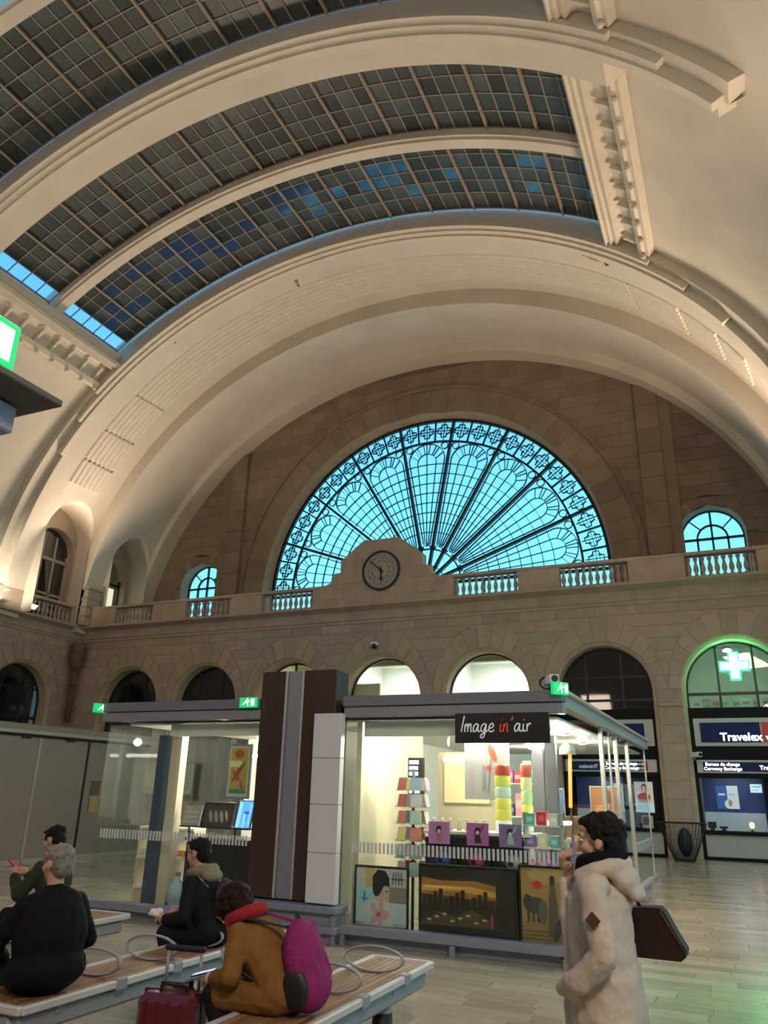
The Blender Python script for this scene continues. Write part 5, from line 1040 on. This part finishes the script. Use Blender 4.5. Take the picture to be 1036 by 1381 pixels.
# floodlights on the ledge
for i, (x, y) in enumerate(((X0 - 14.75, 21.0), (X0 - 14.75, 22.8))):
    o = thing('floodlight', 'black floodlight on the side ledge ' + ('before the bright rib foot' if i == 0 else 'below the dark arched side window'), 'floodlight', (x, y, 8.44), -PI / 2, 'floodlights on the ledge'); MB().bbox(-.22, .22, -.1, .1, .1, .38, .02, RX(.7)).build('housing', M['black'], o); MB().tube([(-.24, 0, .25), (-.24, 0, 0), (.24, 0, 0), (.24, 0, .25)], .015, 6).build('yoke', M['black'], o); MB().box(-.2, .2, .12, .35, .1, .104, RX(.7)).build('glass', M['glow_white'], o)
# ------------------------------------------------------------------ benches
M['wood'] = mat('bench_wood', (.22, .115, .055), .45, var=.25, sc=6, rnd=.35, stretch=(8, .6, 8)); M['bench_steel'] = mat('bench_steel', (.27, .27, .28), .45, .15); M['bench_pale'] = mat('bench_edge', (.55, .53, .50), .45, .2)
def bench(label, cx, y0, y1, posts, hoops):
    o = thing('slatted_bench', label, 'bench', (cx, (y0 + y1) / 2, 0)); hw_ = .25; n = 8; L_ = (y1 - y0) / 2; zt = .45
    me = MB().bbox(-.024, .024, -L_ + .05, L_ - .05, zt - .03, zt, .004).mesh('slat', M['wood'])
    for i in range(n): link('slat', me, o, False, T((-hw_ + .055 + (2 * hw_ - .11) * i / (n - 1), 0, 0)))
    for s in (-1, 1): MB().bbox(s * hw_ - .022, s * hw_ + .022, -L_, L_, zt - .045, zt + .004, .008).build('side_rail', M['bench_pale'], o); MB().bbox(-hw_, hw_, s * L_ - .022, s * L_ + .022, zt - .045, zt + .004, .008).build('end_rail', M['bench_pale'], o)
    MB().bbox(hw_ - .20, hw_ - .03, -L_ + .02, L_ - .04, zt - .17, zt - .05, .02).build('beam', M['bench_steel'], o); MB().tube([(hw_ - .115, -L_ + .03, zt - .11), (hw_ - .115, -L_ - .02, zt - .11)], .05, 14).build('beam_end', M['bench_steel'], o)
    for p in posts:
        yy = p - (y0 + y1) / 2; MB().lathe([(.085, .0), (.075, .02), (.07, .24)], 16, (hw_ - .115, yy, 0)).build('post', M['black'], o); MB().lathe([(.07, .24), (.06, .25), (.055, zt - .16)], 16, (hw_ - .115, yy, 0)).build('collar', M['bench_steel'], o)
        MB().bbox(-hw_ + .02, hw_ - .02, yy - .03, yy + .03, zt - .10, zt - .04, .006).build('crossbar', M['bench_steel'], o)
    for h in hoops:
        yy = h - (y0 + y1) / 2
        hp_ = MB().tube([(.235 * math.cos(2 * PI * i / 28), yy + .02 * math.sin(2 * PI * i / 28), zt + .085 + .078 * math.sin(2 * PI * i / 28)) for i in range(28)], .014, 8, closed=True, flat=(.6, 1.3), up=(0, 1, 0)).build('arm_hoop', M['bench_steel'], o)
        MB().bbox(hw_ - .03, hw_ + .03, yy - .05, yy + .05, zt - .06, zt + .012, .006).build('hoop_clip', M['bench_steel'], hp_)
    return o
bench('wooden slatted bench under the woman with the magenta backpack', -2.65, 3.3, 6.4, (3.9, 5.72), (5.15, 5.85))
bench('wooden slatted bench under the grey-haired man', -4.30, 3.92, 7.0, (4.25, 6.15), (4.75, 5.35, 5.95))
bench('wooden slatted bench beside the young man with a phone, farthest from the suitcase', -6.20, 3.9, 7.0, (4.4, 6.4), (5.3,))
# ------------------------------------------------------------------ suitcase
M['case_red'] = mat('case_red', (.10, .008, .012), .18, var=.1, sc=5); M['case_dark'] = mat('case_dark', (.025, .008, .01), .35)
sc2 = thing('suitcase', 'dark red hard-shell suitcase with its handle pulled up', 'suitcase', (-3.40, 4.50, 0), .12)
MB().bbox(-.20, .20, -.125, .125, .05, .50, .05).build('shell', M['case_red'], sc2)
for x in (-.12, -.04, .04, .12): MB().bbox(x - .012, x + .012, -.132, .132, .08, .47, .006).build('rib', M['case_red'], sc2)
MB().bbox(-.205, .205, -.012, .012, .045, .505, .005).build('zip', M['case_dark'], sc2); MB().tube([(-.09, 0, .50), (-.09, 0, .535), (.09, 0, .535), (.09, 0, .50)], .014, 8).build('carry_handle', M['case_dark'], sc2)
for s in (-1, 1): MB().tube([(s * .12, .09, .48), (s * .12, .09, .70)], .011, 8).build('handle_tube', M['bench_steel'], sc2)
MB().bbox(-.145, .145, .07, .11, .70, .735, .012).build('handle_grip', M['black'], sc2)
for sx in (-1, 1):
    for sy in (-1, 1): MB().tube([(sx * .15 - .02, sy * .08, .03), (sx * .15 + .02, sy * .08, .03)], .03, 12).build('wheel', M['black'], sc2)
# ------------------------------------------------------------------ booth with canopy and exit sign (beside the photographer)
M['canopy_under'] = mat('canopy_underside', (.10, .085, .075), .7); M['booth_violet'] = mat('booth_lilac', (.26, .26, .38), .5); M['booth_glass'] = glass('booth_glass', (.5, .75, .66), .08, .05, .25, (.05, .12, .1))
CXX, CYY, CZZ = -2.78, 2.35, 3.40
bo = thing('information_booth', 'booth with a thin flat dark canopy, lilac beam box and green glass column', 'booth', (CXX - 1.0, CYY - 1.0, 0))
MB().bbox(CXX - 2.0, CXX, CYY - 2.0, CYY, CZZ, CZZ + .035, .006).build('canopy', M['canopy_under'], bo, True); MB().bbox(CXX - 1.85, CXX - .19, CYY - 1.85, CYY - .09, CZZ - .15, CZZ - .01, .01).build('beam_box', M['booth_violet'], bo, True)
MB().box(CXX - .36, CXX - .26, CYY - .32, CYY - .20, 0, CZZ - .15).build('glass_column', M['booth_glass'], bo, True); MB().box(CXX - 1.8, CXX - 1.68, CYY - .36, CYY - .24, 0, CZZ - .15).build('glass_column', M['booth_glass'], bo, True)
MB().bbox(CXX - 1.85, CXX - .22, CYY - 1.85, CYY - .2, 0, .12, .01).build('plinth', M['grey_metal'], bo, True)
for s in (-1.7, -.6): MB().box(CXX + s - .05, CXX + s + .05, CYY - 1.7, CYY - 1.6, .1, CZZ - .3).build('post', M['grey_metal'], bo, True)
MB().tube([(CXX - .19, CYY - .25, CZZ - .09), (CXX - .183, CYY - .25, CZZ - .09)], .02, 10).build('rivet', M['grey_metal'], bo, True)
es = thing('exit_lightbox', 'large lit white and green exit box standing on the canopy edge', 'exit sign', (CXX - .03, CYY - .57, CZZ + .036), PI / 2)
M['box_green'] = mat('box_green', (.01, .45, .12), emit=.9, ec=(.01, .6, .15)); M['box_white'] = mat('box_white', (1, 1, 1), emit=3, ec=(.9, 1, .95)); M['box_rim'] = mat('box_rim', (.55, .75, .68), .3, emit=.4, ec=(.4, .7, .6))
MB().bbox(-.62, .30, -.0, .07, .0, .25, .012).build('case', M['box_rim'], es); MB().box(-.60, .285, -.006, 0, .016, .234).build('green_field', M['box_green'], es); MB().prism([(-.55, .045), (.255, .045), (.255, .205), (.17, .205), (.17, .15), (.10, .205), (-.55, .205)], -.01, -.006).build('white_field', M['box_white'], es)
# a second neon cross on the right-hand wall, outside the picture, whose green falls on the floor
g2 = thing('pharmacy_cross', 'green neon cross bracketed to the right-hand wall', 'cross', (2.95, 7.6, 2.6), -PI / 2)
MB().prism([(-p[0], p[1]) for p in CR(.16, .46)], -.05, .05).build('rim', M['neon_rim'], g2); MB().prism([(-p[0], p[1]) for p in CR(.12, .42)], -.06, -.051).build('core', M['neon_core'], g2); MB().tube([(0, 0, 0), (0, .43, 0)], .03, 8).build('bracket', M['grey_metal'], g2)
spot('cross_glow', (2.6, 7.6, 2.6), (.35, 8.3, 0), 520, .85, (.03, 1, .38), .3, 1.0)
# ------------------------------------------------------------------ people
class BL_(MB):
    def cap(s, a, b, ra, rb=None, n=12, k=1.):
        a, b = Vector(a), Vector(b); rb = ra if rb is None else rb; d = (b - a); L_ = d.length; d.normalize()
        pts, rs = [], []
        for i in range(4): t = PI / 2 * (i + .15) / 4; pts.append(a - d * ra * math.cos(t)); rs.append(ra * math.sin(t))
        pts += [a, b]; rs += [ra, rb]
        for i in range(3, -1, -1): t = PI / 2 * (i + .15) / 4; pts.append(b + d * rb * math.cos(t)); rs.append(rb * math.sin(t))
        return s.tube(pts, rs, n)
    def el(s, c, r, rot=(0, 0, 0)):
        Mx = T(c) @ RZ(rot[2]) @ RY(rot[1]) @ RX(rot[0]); return s.sphere((0, 0, 0), r, 14, 10, Mx)
    def chain(s, pts, rs):
        for i in range(len(pts) - 1): s.cap(pts[i], pts[i + 1], rs[i], rs[i + 1])
        return s
    def fr(s, z0, z1, r0, r1, c=(0, 0)):
        # closed frustum with elliptical section
        n = 20; A = [(c[0] + r0[0] * math.cos(2 * PI * k / n), c[1] + r0[1] * math.sin(2 * PI * k / n), z0) for k in range(n)]; B_ = [(c[0] + r1[0] * math.cos(2 * PI * k / n), c[1] + r1[1] * math.sin(2 * PI * k / n), z1) for k in range(n)]
        s.grid([A, B_], True, True); o = len(s.v) - 2 * n; s.f += [tuple(o + k for k in range(n - 1, -1, -1)), tuple(o + n + k for k in range(n))]; s.sm += [False, False]; return s
    def skin(s, name, m, parent, vox=.009, sm=4, fac=.5):
        fold = {'parka': .030, 'hood': .018, 'coat': .022, 'main_bag': .012, 'trouser_leg': .014}.get(name, 0)
        me = s.mesh(name, m); tmp = bpy.data.objects.new('tmp_' + name, me); C.objects.link(tmp)
        r = tmp.modifiers.new('r', 'REMESH'); r.mode = 'VOXEL'; r.voxel_size = vox; r.use_smooth_shade = True
        q = tmp.modifiers.new('s', 'SMOOTH'); q.iterations = sm; q.factor = fac
        if fold:
            tex = bpy.data.textures.get('cloth_folds') or bpy.data.textures.new('cloth_folds', 'CLOUDS'); tex.noise_scale = .11; tex.noise_depth = 2
            dm = tmp.modifiers.new('d', 'DISPLACE'); dm.texture = tex; dm.strength = fold; dm.mid_level = .5; dm.texture_coords = 'LOCAL'
        dg = bpy.context.evaluated_depsgraph_get(); dg.update(); nm = bpy.data.meshes.new_from_object(tmp.evaluated_get(dg)); nm.name = name
        bpy.data.objects.remove(tmp); nm.materials.clear(); nm.materials.append(m); return link(name, nm, parent)
def hand(b, w, d, u, curl=.5, side=1, sc=1.):
    # wrist, pointing direction, back-of-hand normal; fingers bend against the normal
    w, d, u = Vector(w), Vector(d).normalized(), Vector(u).normalized(); l = d.cross(u) * side
    b.el(w + d * .045 * sc, (.042 * sc, .042 * sc, .042 * sc)); b.cap(w, w + d * .07 * sc, .028 * sc, .034 * sc)
    for k, (off, ln) in enumerate(((-.030, .062), (-.010, .072), (.010, .068), (.029, .052))):
        p = w + d * .078 * sc + l * off * sc; q = p + (d * math.cos(curl) - u * math.sin(curl)) * ln * .5 * sc; e = q + (d * math.cos(2 * curl) - u * math.sin(2 * curl)) * ln * .5 * sc
        b.chain([p, q, e], [.0095 * sc, .009 * sc, .008 * sc])
    p = w + d * .03 * sc - l * .035 * sc; q = p + (d * .6 - l * .5 - u * .4).normalized() * .035 * sc; b.chain([p, q, q + (d * .8 - u * .5).normalized() * .03 * sc], [.013 * sc, .011 * sc, .0095 * sc])
M['skin'] = mat('skin', (.46, .26, .18), .5, var=.06, sc=12); M['skin_pale'] = mat('skin_pale', (.52, .31, .23), .5, var=.06, sc=12); M['lips'] = mat('lips', (.32, .10, .08), .4); M['eye'] = mat('eye_white', (.6, .6, .58), .2)
M['hair_dark'] = mat('hair_dark', (.012, .009, .008), .55, spec=.12, var=.3, sc=40, bump=.6, bsc=120); M['hair_brown'] = mat('hair_brown', (.022, .009, .006), .5, spec=.12, var=.3, sc=40, bump=.6, bsc=120); M['hair_grey'] = mat('hair_grey', (.20, .18, .16), .6, var=.45, sc=30, bump=.6, bsc=120)
M['coat_beige'] = mat('coat_beige', (.45, .37, .30), .7, var=.06, sc=5, bump=.9, bsc=7); M['coat_black'] = mat('coat_black', (.007, .007, .008), .8, spec=.12, bump=.2, bsc=20); M['scarf_black'] = mat('scarf_black', (.006, .006, .008), .95, spec=.12, bump=.6, bsc=60)
M['coat_camel'] = mat('coat_camel', (.20, .095, .028), .85, spec=.12, var=.1, sc=10, bump=.2, bsc=40); M['scarf_red'] = mat('scarf_red', (.30, .010, .015), .9, bump=.4, bsc=50); M['pack_magenta'] = mat('pack_magenta', (.24, .022, .12), .75, spec=.12, var=.12, sc=30, bump=.3, bsc=60)
M['jacket_navy'] = mat('jacket_navy', (.010, .011, .014), .7, spec=.12); M['hood_khaki'] = mat('hood_khaki', (.20, .16, .10), .85, bump=.3, bsc=40); M['jacket_olive'] = mat('jacket_olive', (.035, .038, .022), .8, spec=.12); M['jeans'] = mat('jeans', (.02, .03, .05), .8, spec=.12); M['trouser'] = mat('trouser_black', (.012, .012, .013), .8, spec=.12); M['shoe'] = mat('shoe_dark', (.02, .02, .022), .6); M['leather'] = mat('leather_brown', (.022, .010, .008), .5, spec=.25, var=.2, sc=8, bump=.15, bsc=40); M['patch'] = mat('leather_patch', (.085, .035, .025), .6)
def head(b, c, pitch, yaw=0, sc=1.):
    # head facing -x; returns the matrix of the head frame (origin at head centre)
    Mh = T(c) @ RZ(yaw) @ RY(-pitch) @ Matrix.Scale(sc, 4)
    def e(p, r, rt=(0, 0, 0)): b.sphere((0, 0, 0), r, 14, 10, Mh @ T(p) @ RZ(rt[2]) @ RY(rt[1]) @ RX(rt[0]))
    e((.012, 0, .03), (.098, .076, .090)); e((-.035, 0, -.03), (.062, .060, .078)); e((-.058, 0, -.085), (.034, .036, .026)); e((-.08, 0, .035), (.018, .055, .02)); e((-.06, 0, .07), (.04, .06, .04))
    e((-.100, 0, -.012), (.013, .011, .026), (0, -.35, 0)); e((-.110, 0, -.026), (.014, .014, .011)); e((-.088, 0, -.058), (.014, .026, .013))
    for s in (-1, 1): e((.005, s * .079, -.005), (.020, .010, .032), (0, .2, 0)); e((-.062, s * .04, -.02), (.03, .025, .03))
    return Mh
def face(o, Mh, m_l='lips'):
    for s in (-1, 1):
        ey = MB().sphere((-.0865, s * .030, .012), (.010, .014, .0095), 10, 6, Mh).build('eye', M['eye'], o); MB().sphere((-.0955, s * .030, .012), (.004, .0065, .0065), 8, 5, Mh).build('iris', M['black'], ey)
        MB().sphere((-.094, s * .032, .036), (.007, .022, .005), 8, 5, Mh).build('eyebrow', M['hair_dark'], o)
    MB().sphere((-.1005, 0, -.058), (.006, .020, .007), 10, 6, Mh).build('mouth', M[m_l], o)
def curls(b, Mh, cen, r, n, size, lo=-.2):
    for i in range(n):
        u = random.uniform(lo, 1); a = random.uniform(0, 2 * PI); q = math.sqrt(max(0, 1 - u * u)); p = (cen[0] + r[0] * q * math.cos(a), cen[1] + r[1] * q * math.sin(a), cen[2] + r[2] * u)
        if p[0] < -.06 and p[2] < .055: continue
        b.sphere((0, 0, 0), size * random.uniform(.8, 1.3), 8, 6, Mh @ T(p))
# ---- the woman in the beige coat
pw = thing('person', 'woman standing in a beige hooded parka with a black scarf', 'person', (-.71, 4.20, 0), -.08)
b = BL_(); Mh = head(b, (.03, 0, 1.485), .06)
b.cap((.01, 0, 1.28), (.03, 0, 1.43), .058, .054); b.el((0, 0, 1.15), (.10, .16, .22)); b.el((0, 0, .92), (.11, .15, .16))
for s in (-1, 1): b.chain([(0, s * .09, .86), (-.01, s * .09, .47), (.01, s * .09, .08)], [.075, .052, .038]); b.cap((.02, s * .09, .04), (-.13, s * .09, .03), .036, .03)
b.chain([(.02, -.165, 1.28), (.075, -.25, 1.03), (-.05, -.225, .92)], [.046, .038, .026]); hand(b, (-.05, -.215, .91), (-.5, .6, -.45), (0, -1, 0), .3)
b.chain([(0, .17, 1.31), (-.10, .25, 1.10), (-.17, .12, 1.33)], [.05, .042, .03]); hand(b, (-.17, .11, 1.34), (-.1, -.5, .8), (-1, 0, 0), .7, -1)
b.skin('body', M['skin_pale'], pw, .007, 3); face(pw, Mh)
b = BL_(); b.el((.01, 0, 1.215), (.145, .18, .16)); b.el((0.005, 0, 1.06), (.146, .180, .22)); b.el((.01, 0, .87), (.165, .195, .22)); b.fr(.40, .92, (.185, .205), (.162, .19), (.01, 0)); b.fr(.90, 1.25, (.158, .188), (.145, .180), (0, 0))
for s in (-1, 1): b.el((.015, s * .15, 1.295), (.085, .075, .07))
b.chain([(.02, -.195, 1.295), (.075, -.255, 1.03), (-.05, -.235, .92)], [.068, .062, .055]); b.cap((-.05, -.235, .92), (-.135, -.175, .87), .055, .046)
b.chain([(0, .20, 1.31), (-.10, .25, 1.10), (-.16, .14, 1.30)], [.07, .062, .05])
b.cap((-.14, -.10, .88), (-.10, -.18, .83), .028, .028); b.cap((-.155, -.05, 1.30), (-.165, -.04, .5), .02, .02)
b.skin('parka', M['coat_beige'], pw, .009, 3)
b = BL_(); ring = [(-.075, -.06, 1.315), (-.05, -.115, 1.335), (.03, -.135, 1.365), (.10, -.105, 1.385), (.135, 0, 1.395), (.10, .105, 1.385), (.03, .135, 1.365), (-.05, .115, 1.335), (-.075, .06, 1.315)]
b.chain(ring, [.024, .034, .040, .042, .044, .042, .040, .034, .024]); b.el((.135, 0, 1.325), (.07, .12, .07), (0, -.4, 0)); b.cap((.11, -.11, 1.35), (.185, -.03, 1.265), .030, .028); b.cap((.11, .11, 1.35), (.185, .03, 1.265), .030, .028); b.cap((.185, -.04, 1.265), (.185, .04, 1.265), .03, .03)
b.skin('hood', M['coat_beige'], pw, .009, 2)
b = BL_(); q = [(.085 * math.cos(2 * PI * i / 14) + .03, .085 * math.sin(2 * PI * i / 14), 1.40 + .018 * math.cos(2 * PI * i / 14)) for i in range(15)]; b.chain(q, [.048] * 15); q = [(.08 * math.cos(2 * PI * i / 14) + .015, .08 * math.sin(2 * PI * i / 14), 1.355 + .03 * math.cos(2 * PI * i / 14)) for i in range(15)]; b.chain(q, [.045] * 15); b.cap((-.06, -.03, 1.36), (-.09, -.02, 1.27), .04, .03)
b.skin('scarf', M['scarf_black'], pw, .010, 2)
b = BL_()
def eh(p, r): b.sphere((0, 0, 0), r, 12, 9, Mh @ T(p))
eh((.022, 0, .055), (.102, .086, .078)); eh((.060, 0, .0), (.066, .078, .085)); eh((-.055, 0, .095), (.048, .066, .030)); eh((.085, 0, -.03), (.04, .06, .06))
curls(b, Mh, (.018, 0, .05), (.102, .086, .082), 110, .016, -.55)
b.skin('hair', M['hair_dark'], pw, .006, 1)
for s in (-1, 1):
    b = BL_(); b.chain([(.005, s * .09, .86), (-.005, s * .09, .47), (.01, s * .09, .10)], [.095, .068, .055]); b.skin('trouser_leg', M['trouser'], pw, .012, 2); b = BL_(); b.cap((.03, s * .09, .05), (-.14, s * .09, .04), .048, .038); b.skin('shoe', M['shoe'], pw, .01, 2)
MB().prism([(-.035, 0), (0, -.04), (.035, 0), (0, .04)], -.006, .0, M=T((.045, -.306, 1.175)) @ RZ(.02) @ RX(.22)).build('sleeve_patch', M['patch'], pw)
MB().sphere((-.165, -.1, .975), (.008, .008, .008), 8, 6).build('snap_button', M['black'], pw)
# her shoulder bag
hb = thing('handbag', 'dark brown leather handbag hanging behind the beige parka', 'bag', (-.50, 4.42, .967), -.05)
hbp = [(-.17, 0), (.13, .0), (.155, .02), (.16, .05), (.13, .10), (.075, .205), (.05, .225), (-.13, .215), (-.17, .19)]
MB().prism(hbp, -.055, .055, smooth=False).build('body', M['leather'], hb)
MB().tube([(-.12, 0, .20), (-.16, -.01, .29), (-.15, .0, .36), (-.09, .02, .30), (-.05, .02, .21)], .009, 8).build('handle', M['leather'], hb); MB().tube([(.055, -.058, .21), (.155, -.058, .04)], .004, 6).build('piping', M['patch'], hb)
# ---- seated figures
def seated(label, loc, rz, lean, hp, hy, coat, trouser, hairm, skin='skin', armL=None, armR=None, feet=-.42, sc=1., belly=0., nh=70, hair_size=.014, hands=True, coat_long=.0, hd=(0, 0, 0), extra=()):
    o = thing('person', label, 'person', loc, rz); sz = .45; P_ = Vector((0, 0, sz + .10)); d = Vector((-math.sin(lean), 0, math.cos(lean)))
    ch, sh, nk = P_ + d * .27, P_ + d * .43, P_ + d * .50; hc = nk + Vector((-math.sin(lean * .6 + hp * .45) * .14, 0, math.cos(lean * .6 + hp * .45) * .14)) + Vector(hd)
    b = BL_(); Mh = head(b, hc, hp, hy); b.cap(sh, hc - Vector((0, 0, .03)), .058, .05); b.el(ch, (.10, .15, .18), (0, -lean, 0)); b.el(P_, (.12, .15, .11))
    arms = []
    for s, a in ((-1, armL), (1, armR)):
        S_ = sh + Vector((0, s * .165, -.03)); E_, W_ = Vector(a[0]), Vector(a[1]); b.chain([S_, E_, W_], [.045, .038, .028]); arms.append((S_, E_, W_))
        if hands: hand(b, W_, (W_ - E_).normalized() + Vector((0, 0, .15)), a[2] if len(a) > 2 else (0, 0, 1), .55, s)
        b.chain([(0, s * .09, sz + .08), (-.43, s * .11, sz + .07), (feet, s * .11, .10)], [.075, .055, .038]); b.cap((feet + .02, s * .11, .045), (feet - .14, s * .12, .035), .036, .03)
    b.skin('body', M[skin], o, .008, 3); face(o, Mh)
    b = BL_(); b.el(ch, (.145 + belly, .195, .21), (0, -lean, 0)); b.el(P_ + Vector((.0, 0, .02)), (.165 + belly, .20, .13)); b.el(P_ + d * .13, (.15 + belly, .19, .17), (0, -lean, 0)); b.el(sh - d * .02, (.085, .15, .06), (0, -lean, 0))
    for S_, E_, W_ in arms: b.el(S_, (.075, .07, .07)); b.chain([S_, E_, E_ + (W_ - E_) * .92], [.068, .06, .048])
    if coat_long: 
        for s in (-1, 1): b.cap((-.02, s * .09, sz + .09), (-coat_long, s * .11, sz + .08), .105, .085)
    b.cap((-.0, 0, sz + .10), (.05, 0, sz + .10), .11, .10)
    for e_ in extra: b.el(*e_)
    b.skin('coat', M[coat], o, .010, 3)
    for s in (-1, 1):
        b = BL_(); b.chain([(-.03, s * .09, sz + .085), (-.43, s * .11, sz + .075), (feet, s * .11, .12)], [.09, .072, .055]); b.skin('trouser_leg', M[trouser], o, .012, 2)
        b = BL_(); b.cap((feet + .03, s * .11, .055), (feet - .15, s * .12, .042), .052, .04); b.skin('shoe', M['shoe'], o, .011, 2)
    b = BL_()
    def eh(p, r): b.sphere((0, 0, 0), r, 12, 9, Mh @ T(p))
    eh((.022, 0, .055), (.100, .084, .074)); eh((.055, 0, .0), (.066, .078, .085)); eh((-.05, 0, .092), (.046, .064, .026)); curls(b, Mh, (.018, 0, .05), (.100, .084, .078), nh, hair_size, -.5)
    b.skin('hair', M[hairm], o, .007, 1); return o, Mh, P_, d, ch, sh, nk, hc
# woman with the backpack
o, Mh, P_, d, ch, sh, nk, hc = seated('seated woman in a camel coat and red scarf bending over her phone', (-2.66, 4.60, 0), 0.05, .64, 1.1, 0, 'coat_camel', 'trouser', 'hair_brown', 'skin_pale', armL=((-.24, -.24, .66), (-.43, -.12, .60)), armR=((-.26, .24, .66), (-.45, .02, .59)), coat_long=.36, nh=120, hair_size=.018, feet=-.27, hd=(.01, 0, -.07))
b = BL_(); q = []
c0 = nk + d * .0
for i in range(15): a = 2 * PI * i / 14; q.append((c0.x + .085 * math.cos(a) + .0, .085 * math.sin(a), c0.z + .035 * math.cos(a) + .0))
b.chain(q, [.045] * 15); b.cap(c0 + Vector((-.09, -.05, -.03)), P_ + Vector((-.30, -.08, .12)), .04, .03); b.cap(c0 + Vector((-.08, .04, -.03)), P_ + Vector((-.28, .06, .14)), .04, .03); b.skin('scarf', M['scarf_red'], o, .01, 2)
b = BL_(); b.el(hc + Vector((.03, 0, .03)), (.10, .10, .09)); curls(b, Mh, (.03, 0, .02), (.11, .10, .10), 90, .022, -.7); b.skin('hair', M['hair_brown'], o, .009, 1)
bp = thing('backpack', 'magenta backpack with a black side pocket on the back of the camel coat', 'backpack', (-2.66, 4.60, 0), .05)
b = BL_(); d2 = d; d = Vector((-math.sin(.28), 0, math.cos(.28))); c1 = Vector((.13, 0, .685)); b.el(c1 + d * .06, (.11, .17, .22), (0, -.28, 0)); b.el(c1 - d * .08, (.135, .165, .15), (0, -.2, 0)); b.cap(c1 + d * .19 + Vector((.02, -.08, 0)), c1 + d * .19 + Vector((.02, .08, 0)), .05)
for yy in (-.06, .02, .09): b.cap(c1 + d * .24 + Vector((.05, yy, 0)), c1 - d * .02 + Vector((.115, yy, 0)), .02, .015)
b.skin('main_bag', M['pack_magenta'], bp, .010, 2)
b = BL_(); b.el(c1 - d * .07 + Vector((-.015, -.14, -.01)), (.085, .04, .115), (0, -.2, 0)); b.skin('side_pocket', M['black'], bp, .009, 2)
for s in (-1, 1): MB().tube([c1 + d * .24 + Vector((-.03, s * .09, 0)), sh + Vector((.03, s * .12, .05)), sh + Vector((-.09, s * .13, -.03)), ch + Vector((-.14, s * .155, -.08)), c1 - d * .12 + Vector((-.10, s * .15, -.02))], .02, 8, flat=(1, .4)).build('strap', M['pack_magenta'] if s > 0 else M['black'], bp)
MB().tube([c1 + d * .25 + Vector((.0, -.03, 0)), c1 + d * .31, c1 + d * .25 + Vector((0, .03, 0))], .009, 6).build('grab_loop', M['black'], bp)
ph_ = thing('smartphone', 'lit smartphone held over the red suitcase', 'phone', (-3.185, 4.50, .615), .3); MB().bbox(-.075, .075, -.038, .038, 0, .009, .002, RY(-.25)).build('case', M['black'], ph_); MB().box(-.07, .07, -.034, .034, .0091, .0105, RY(-.25)).build('screen', pc((.45, .6, .85), 1.0), ph_)
# grey-haired man
o, *_ = seated('grey-haired man sitting in a long black coat', (-4.22, 4.22, 0), -.45, .06, .05, .35, 'coat_black', 'jeans', 'hair_grey', 'skin', armL=((-.12, -.30, .72), (-.34, -.16, .60)), armR=((-.10, .30, .72), (-.34, .16, .60)), belly=.02, coat_long=.25, nh=40, hair_size=.010, extra=(((.02, 0, .78), (.17, .235, .28)), ((.03, 0, .60), (.19, .25, .15)), ((.0, 0, .97), (.12, .19, .09)), ((-.01, 0, 1.03), (.085, .10, .05))))
# man with the khaki hood
o, Mh, P_, d, ch, sh, nk, hc = seated('seated man with glasses in a black jacket with a khaki hood', (-4.22, 6.05, 0), 0.0, .40, .15, 0, 'jacket_navy', 'trouser', 'hair_dark', 'skin', armL=((-.14, -.25, .68), (-.42, -.13, .63)), armR=((-.16, .25, .68), (-.44, .10, .66)), feet=-.30, coat_long=.28, nh=40, hair_size=.010)
b = BL_(); q = [(nk.x + .09 * math.cos(2 * PI * i / 14) + .02, .10 * math.sin(2 * PI * i / 14), nk.z - .0 + .02 * math.cos(2 * PI * i / 14)) for i in range(15)]; b.chain(q, [.045] * 15); b.el(nk + Vector((.12, 0, -.03)), (.08, .12, .06), (0, .3, 0)); b.skin('hood', M['hood_khaki'], o, .01, 2)
mb = MB()
for s in (-1, 1): mb.tube([Mh @ Vector((-.108, s * .033 + .024 * math.cos(2 * PI * i / 12), .012 + .018 * math.sin(2 * PI * i / 12))) for i in range(12)], .003, 5, closed=True); mb.tube([Mh @ Vector((-.106, s * .058, .018)), Mh @ Vector((.0, s * .082, .02))], .003, 5)
mb.build('glasses', M['black'], o)
b = BL_(); b.el(P_ + d * .22 + Vector((.19, 0, .02)), (.09, .15, .2), (0, -.2, 0)); pk2 = thing('backpack', 'black backpack worn by the man with the khaki hood', 'backpack', (-4.22, 6.05, 0), 0); b.skin('main_bag', M['black'], pk2, .011, 2)
for s in (-1, 1): MB().tube([P_ + d * .38 + Vector((.12, s * .1, 0)), sh + Vector((0, s * .11, .055)), ch + Vector((-.13, s * .14, 0))], .016, 6, flat=(1, .4)).build('strap', M['grey_metal'], pk2)
pa = thing('paper_napkin', 'crumpled white napkin held at the knees of the hooded man', 'napkin', (-4.76, 5.93, .64)); b = BL_(); b.el((0, 0, .03), (.06, .035, .03), (0, .3, 0)); b.el((.03, .01, .045), (.04, .03, .025)); b.el((-.04, 0, .02), (.03, .03, .018)); b.skin('paper', M['white'], pa, .007, 1)
# young man with a phone
o, *_ = seated('young black-haired man in an olive jacket looking down at a phone', (-6.05, 6.05, 0), .1, .15, .35, 0, 'jacket_olive', 'trouser', 'hair_dark', 'skin', armL=((-.22, -.24, .72), (-.42, -.10, .86)), armR=((-.22, .24, .72), (-.42, .06, .86)), nh=60, hair_size=.012)
ph_ = thing('smartphone', 'dark phone held up by the young man in olive', 'phone', (-6.56, 5.98, .94), .1); MB().bbox(-.07, .07, -.036, .036, 0, .009, .002, RY(.6)).build('case', M['black'], ph_); MB().box(-.065, .065, -.032, .032, .0091, .0105, RY(.6)).build('screen', pc((.3, .05, .06), .3), ph_)
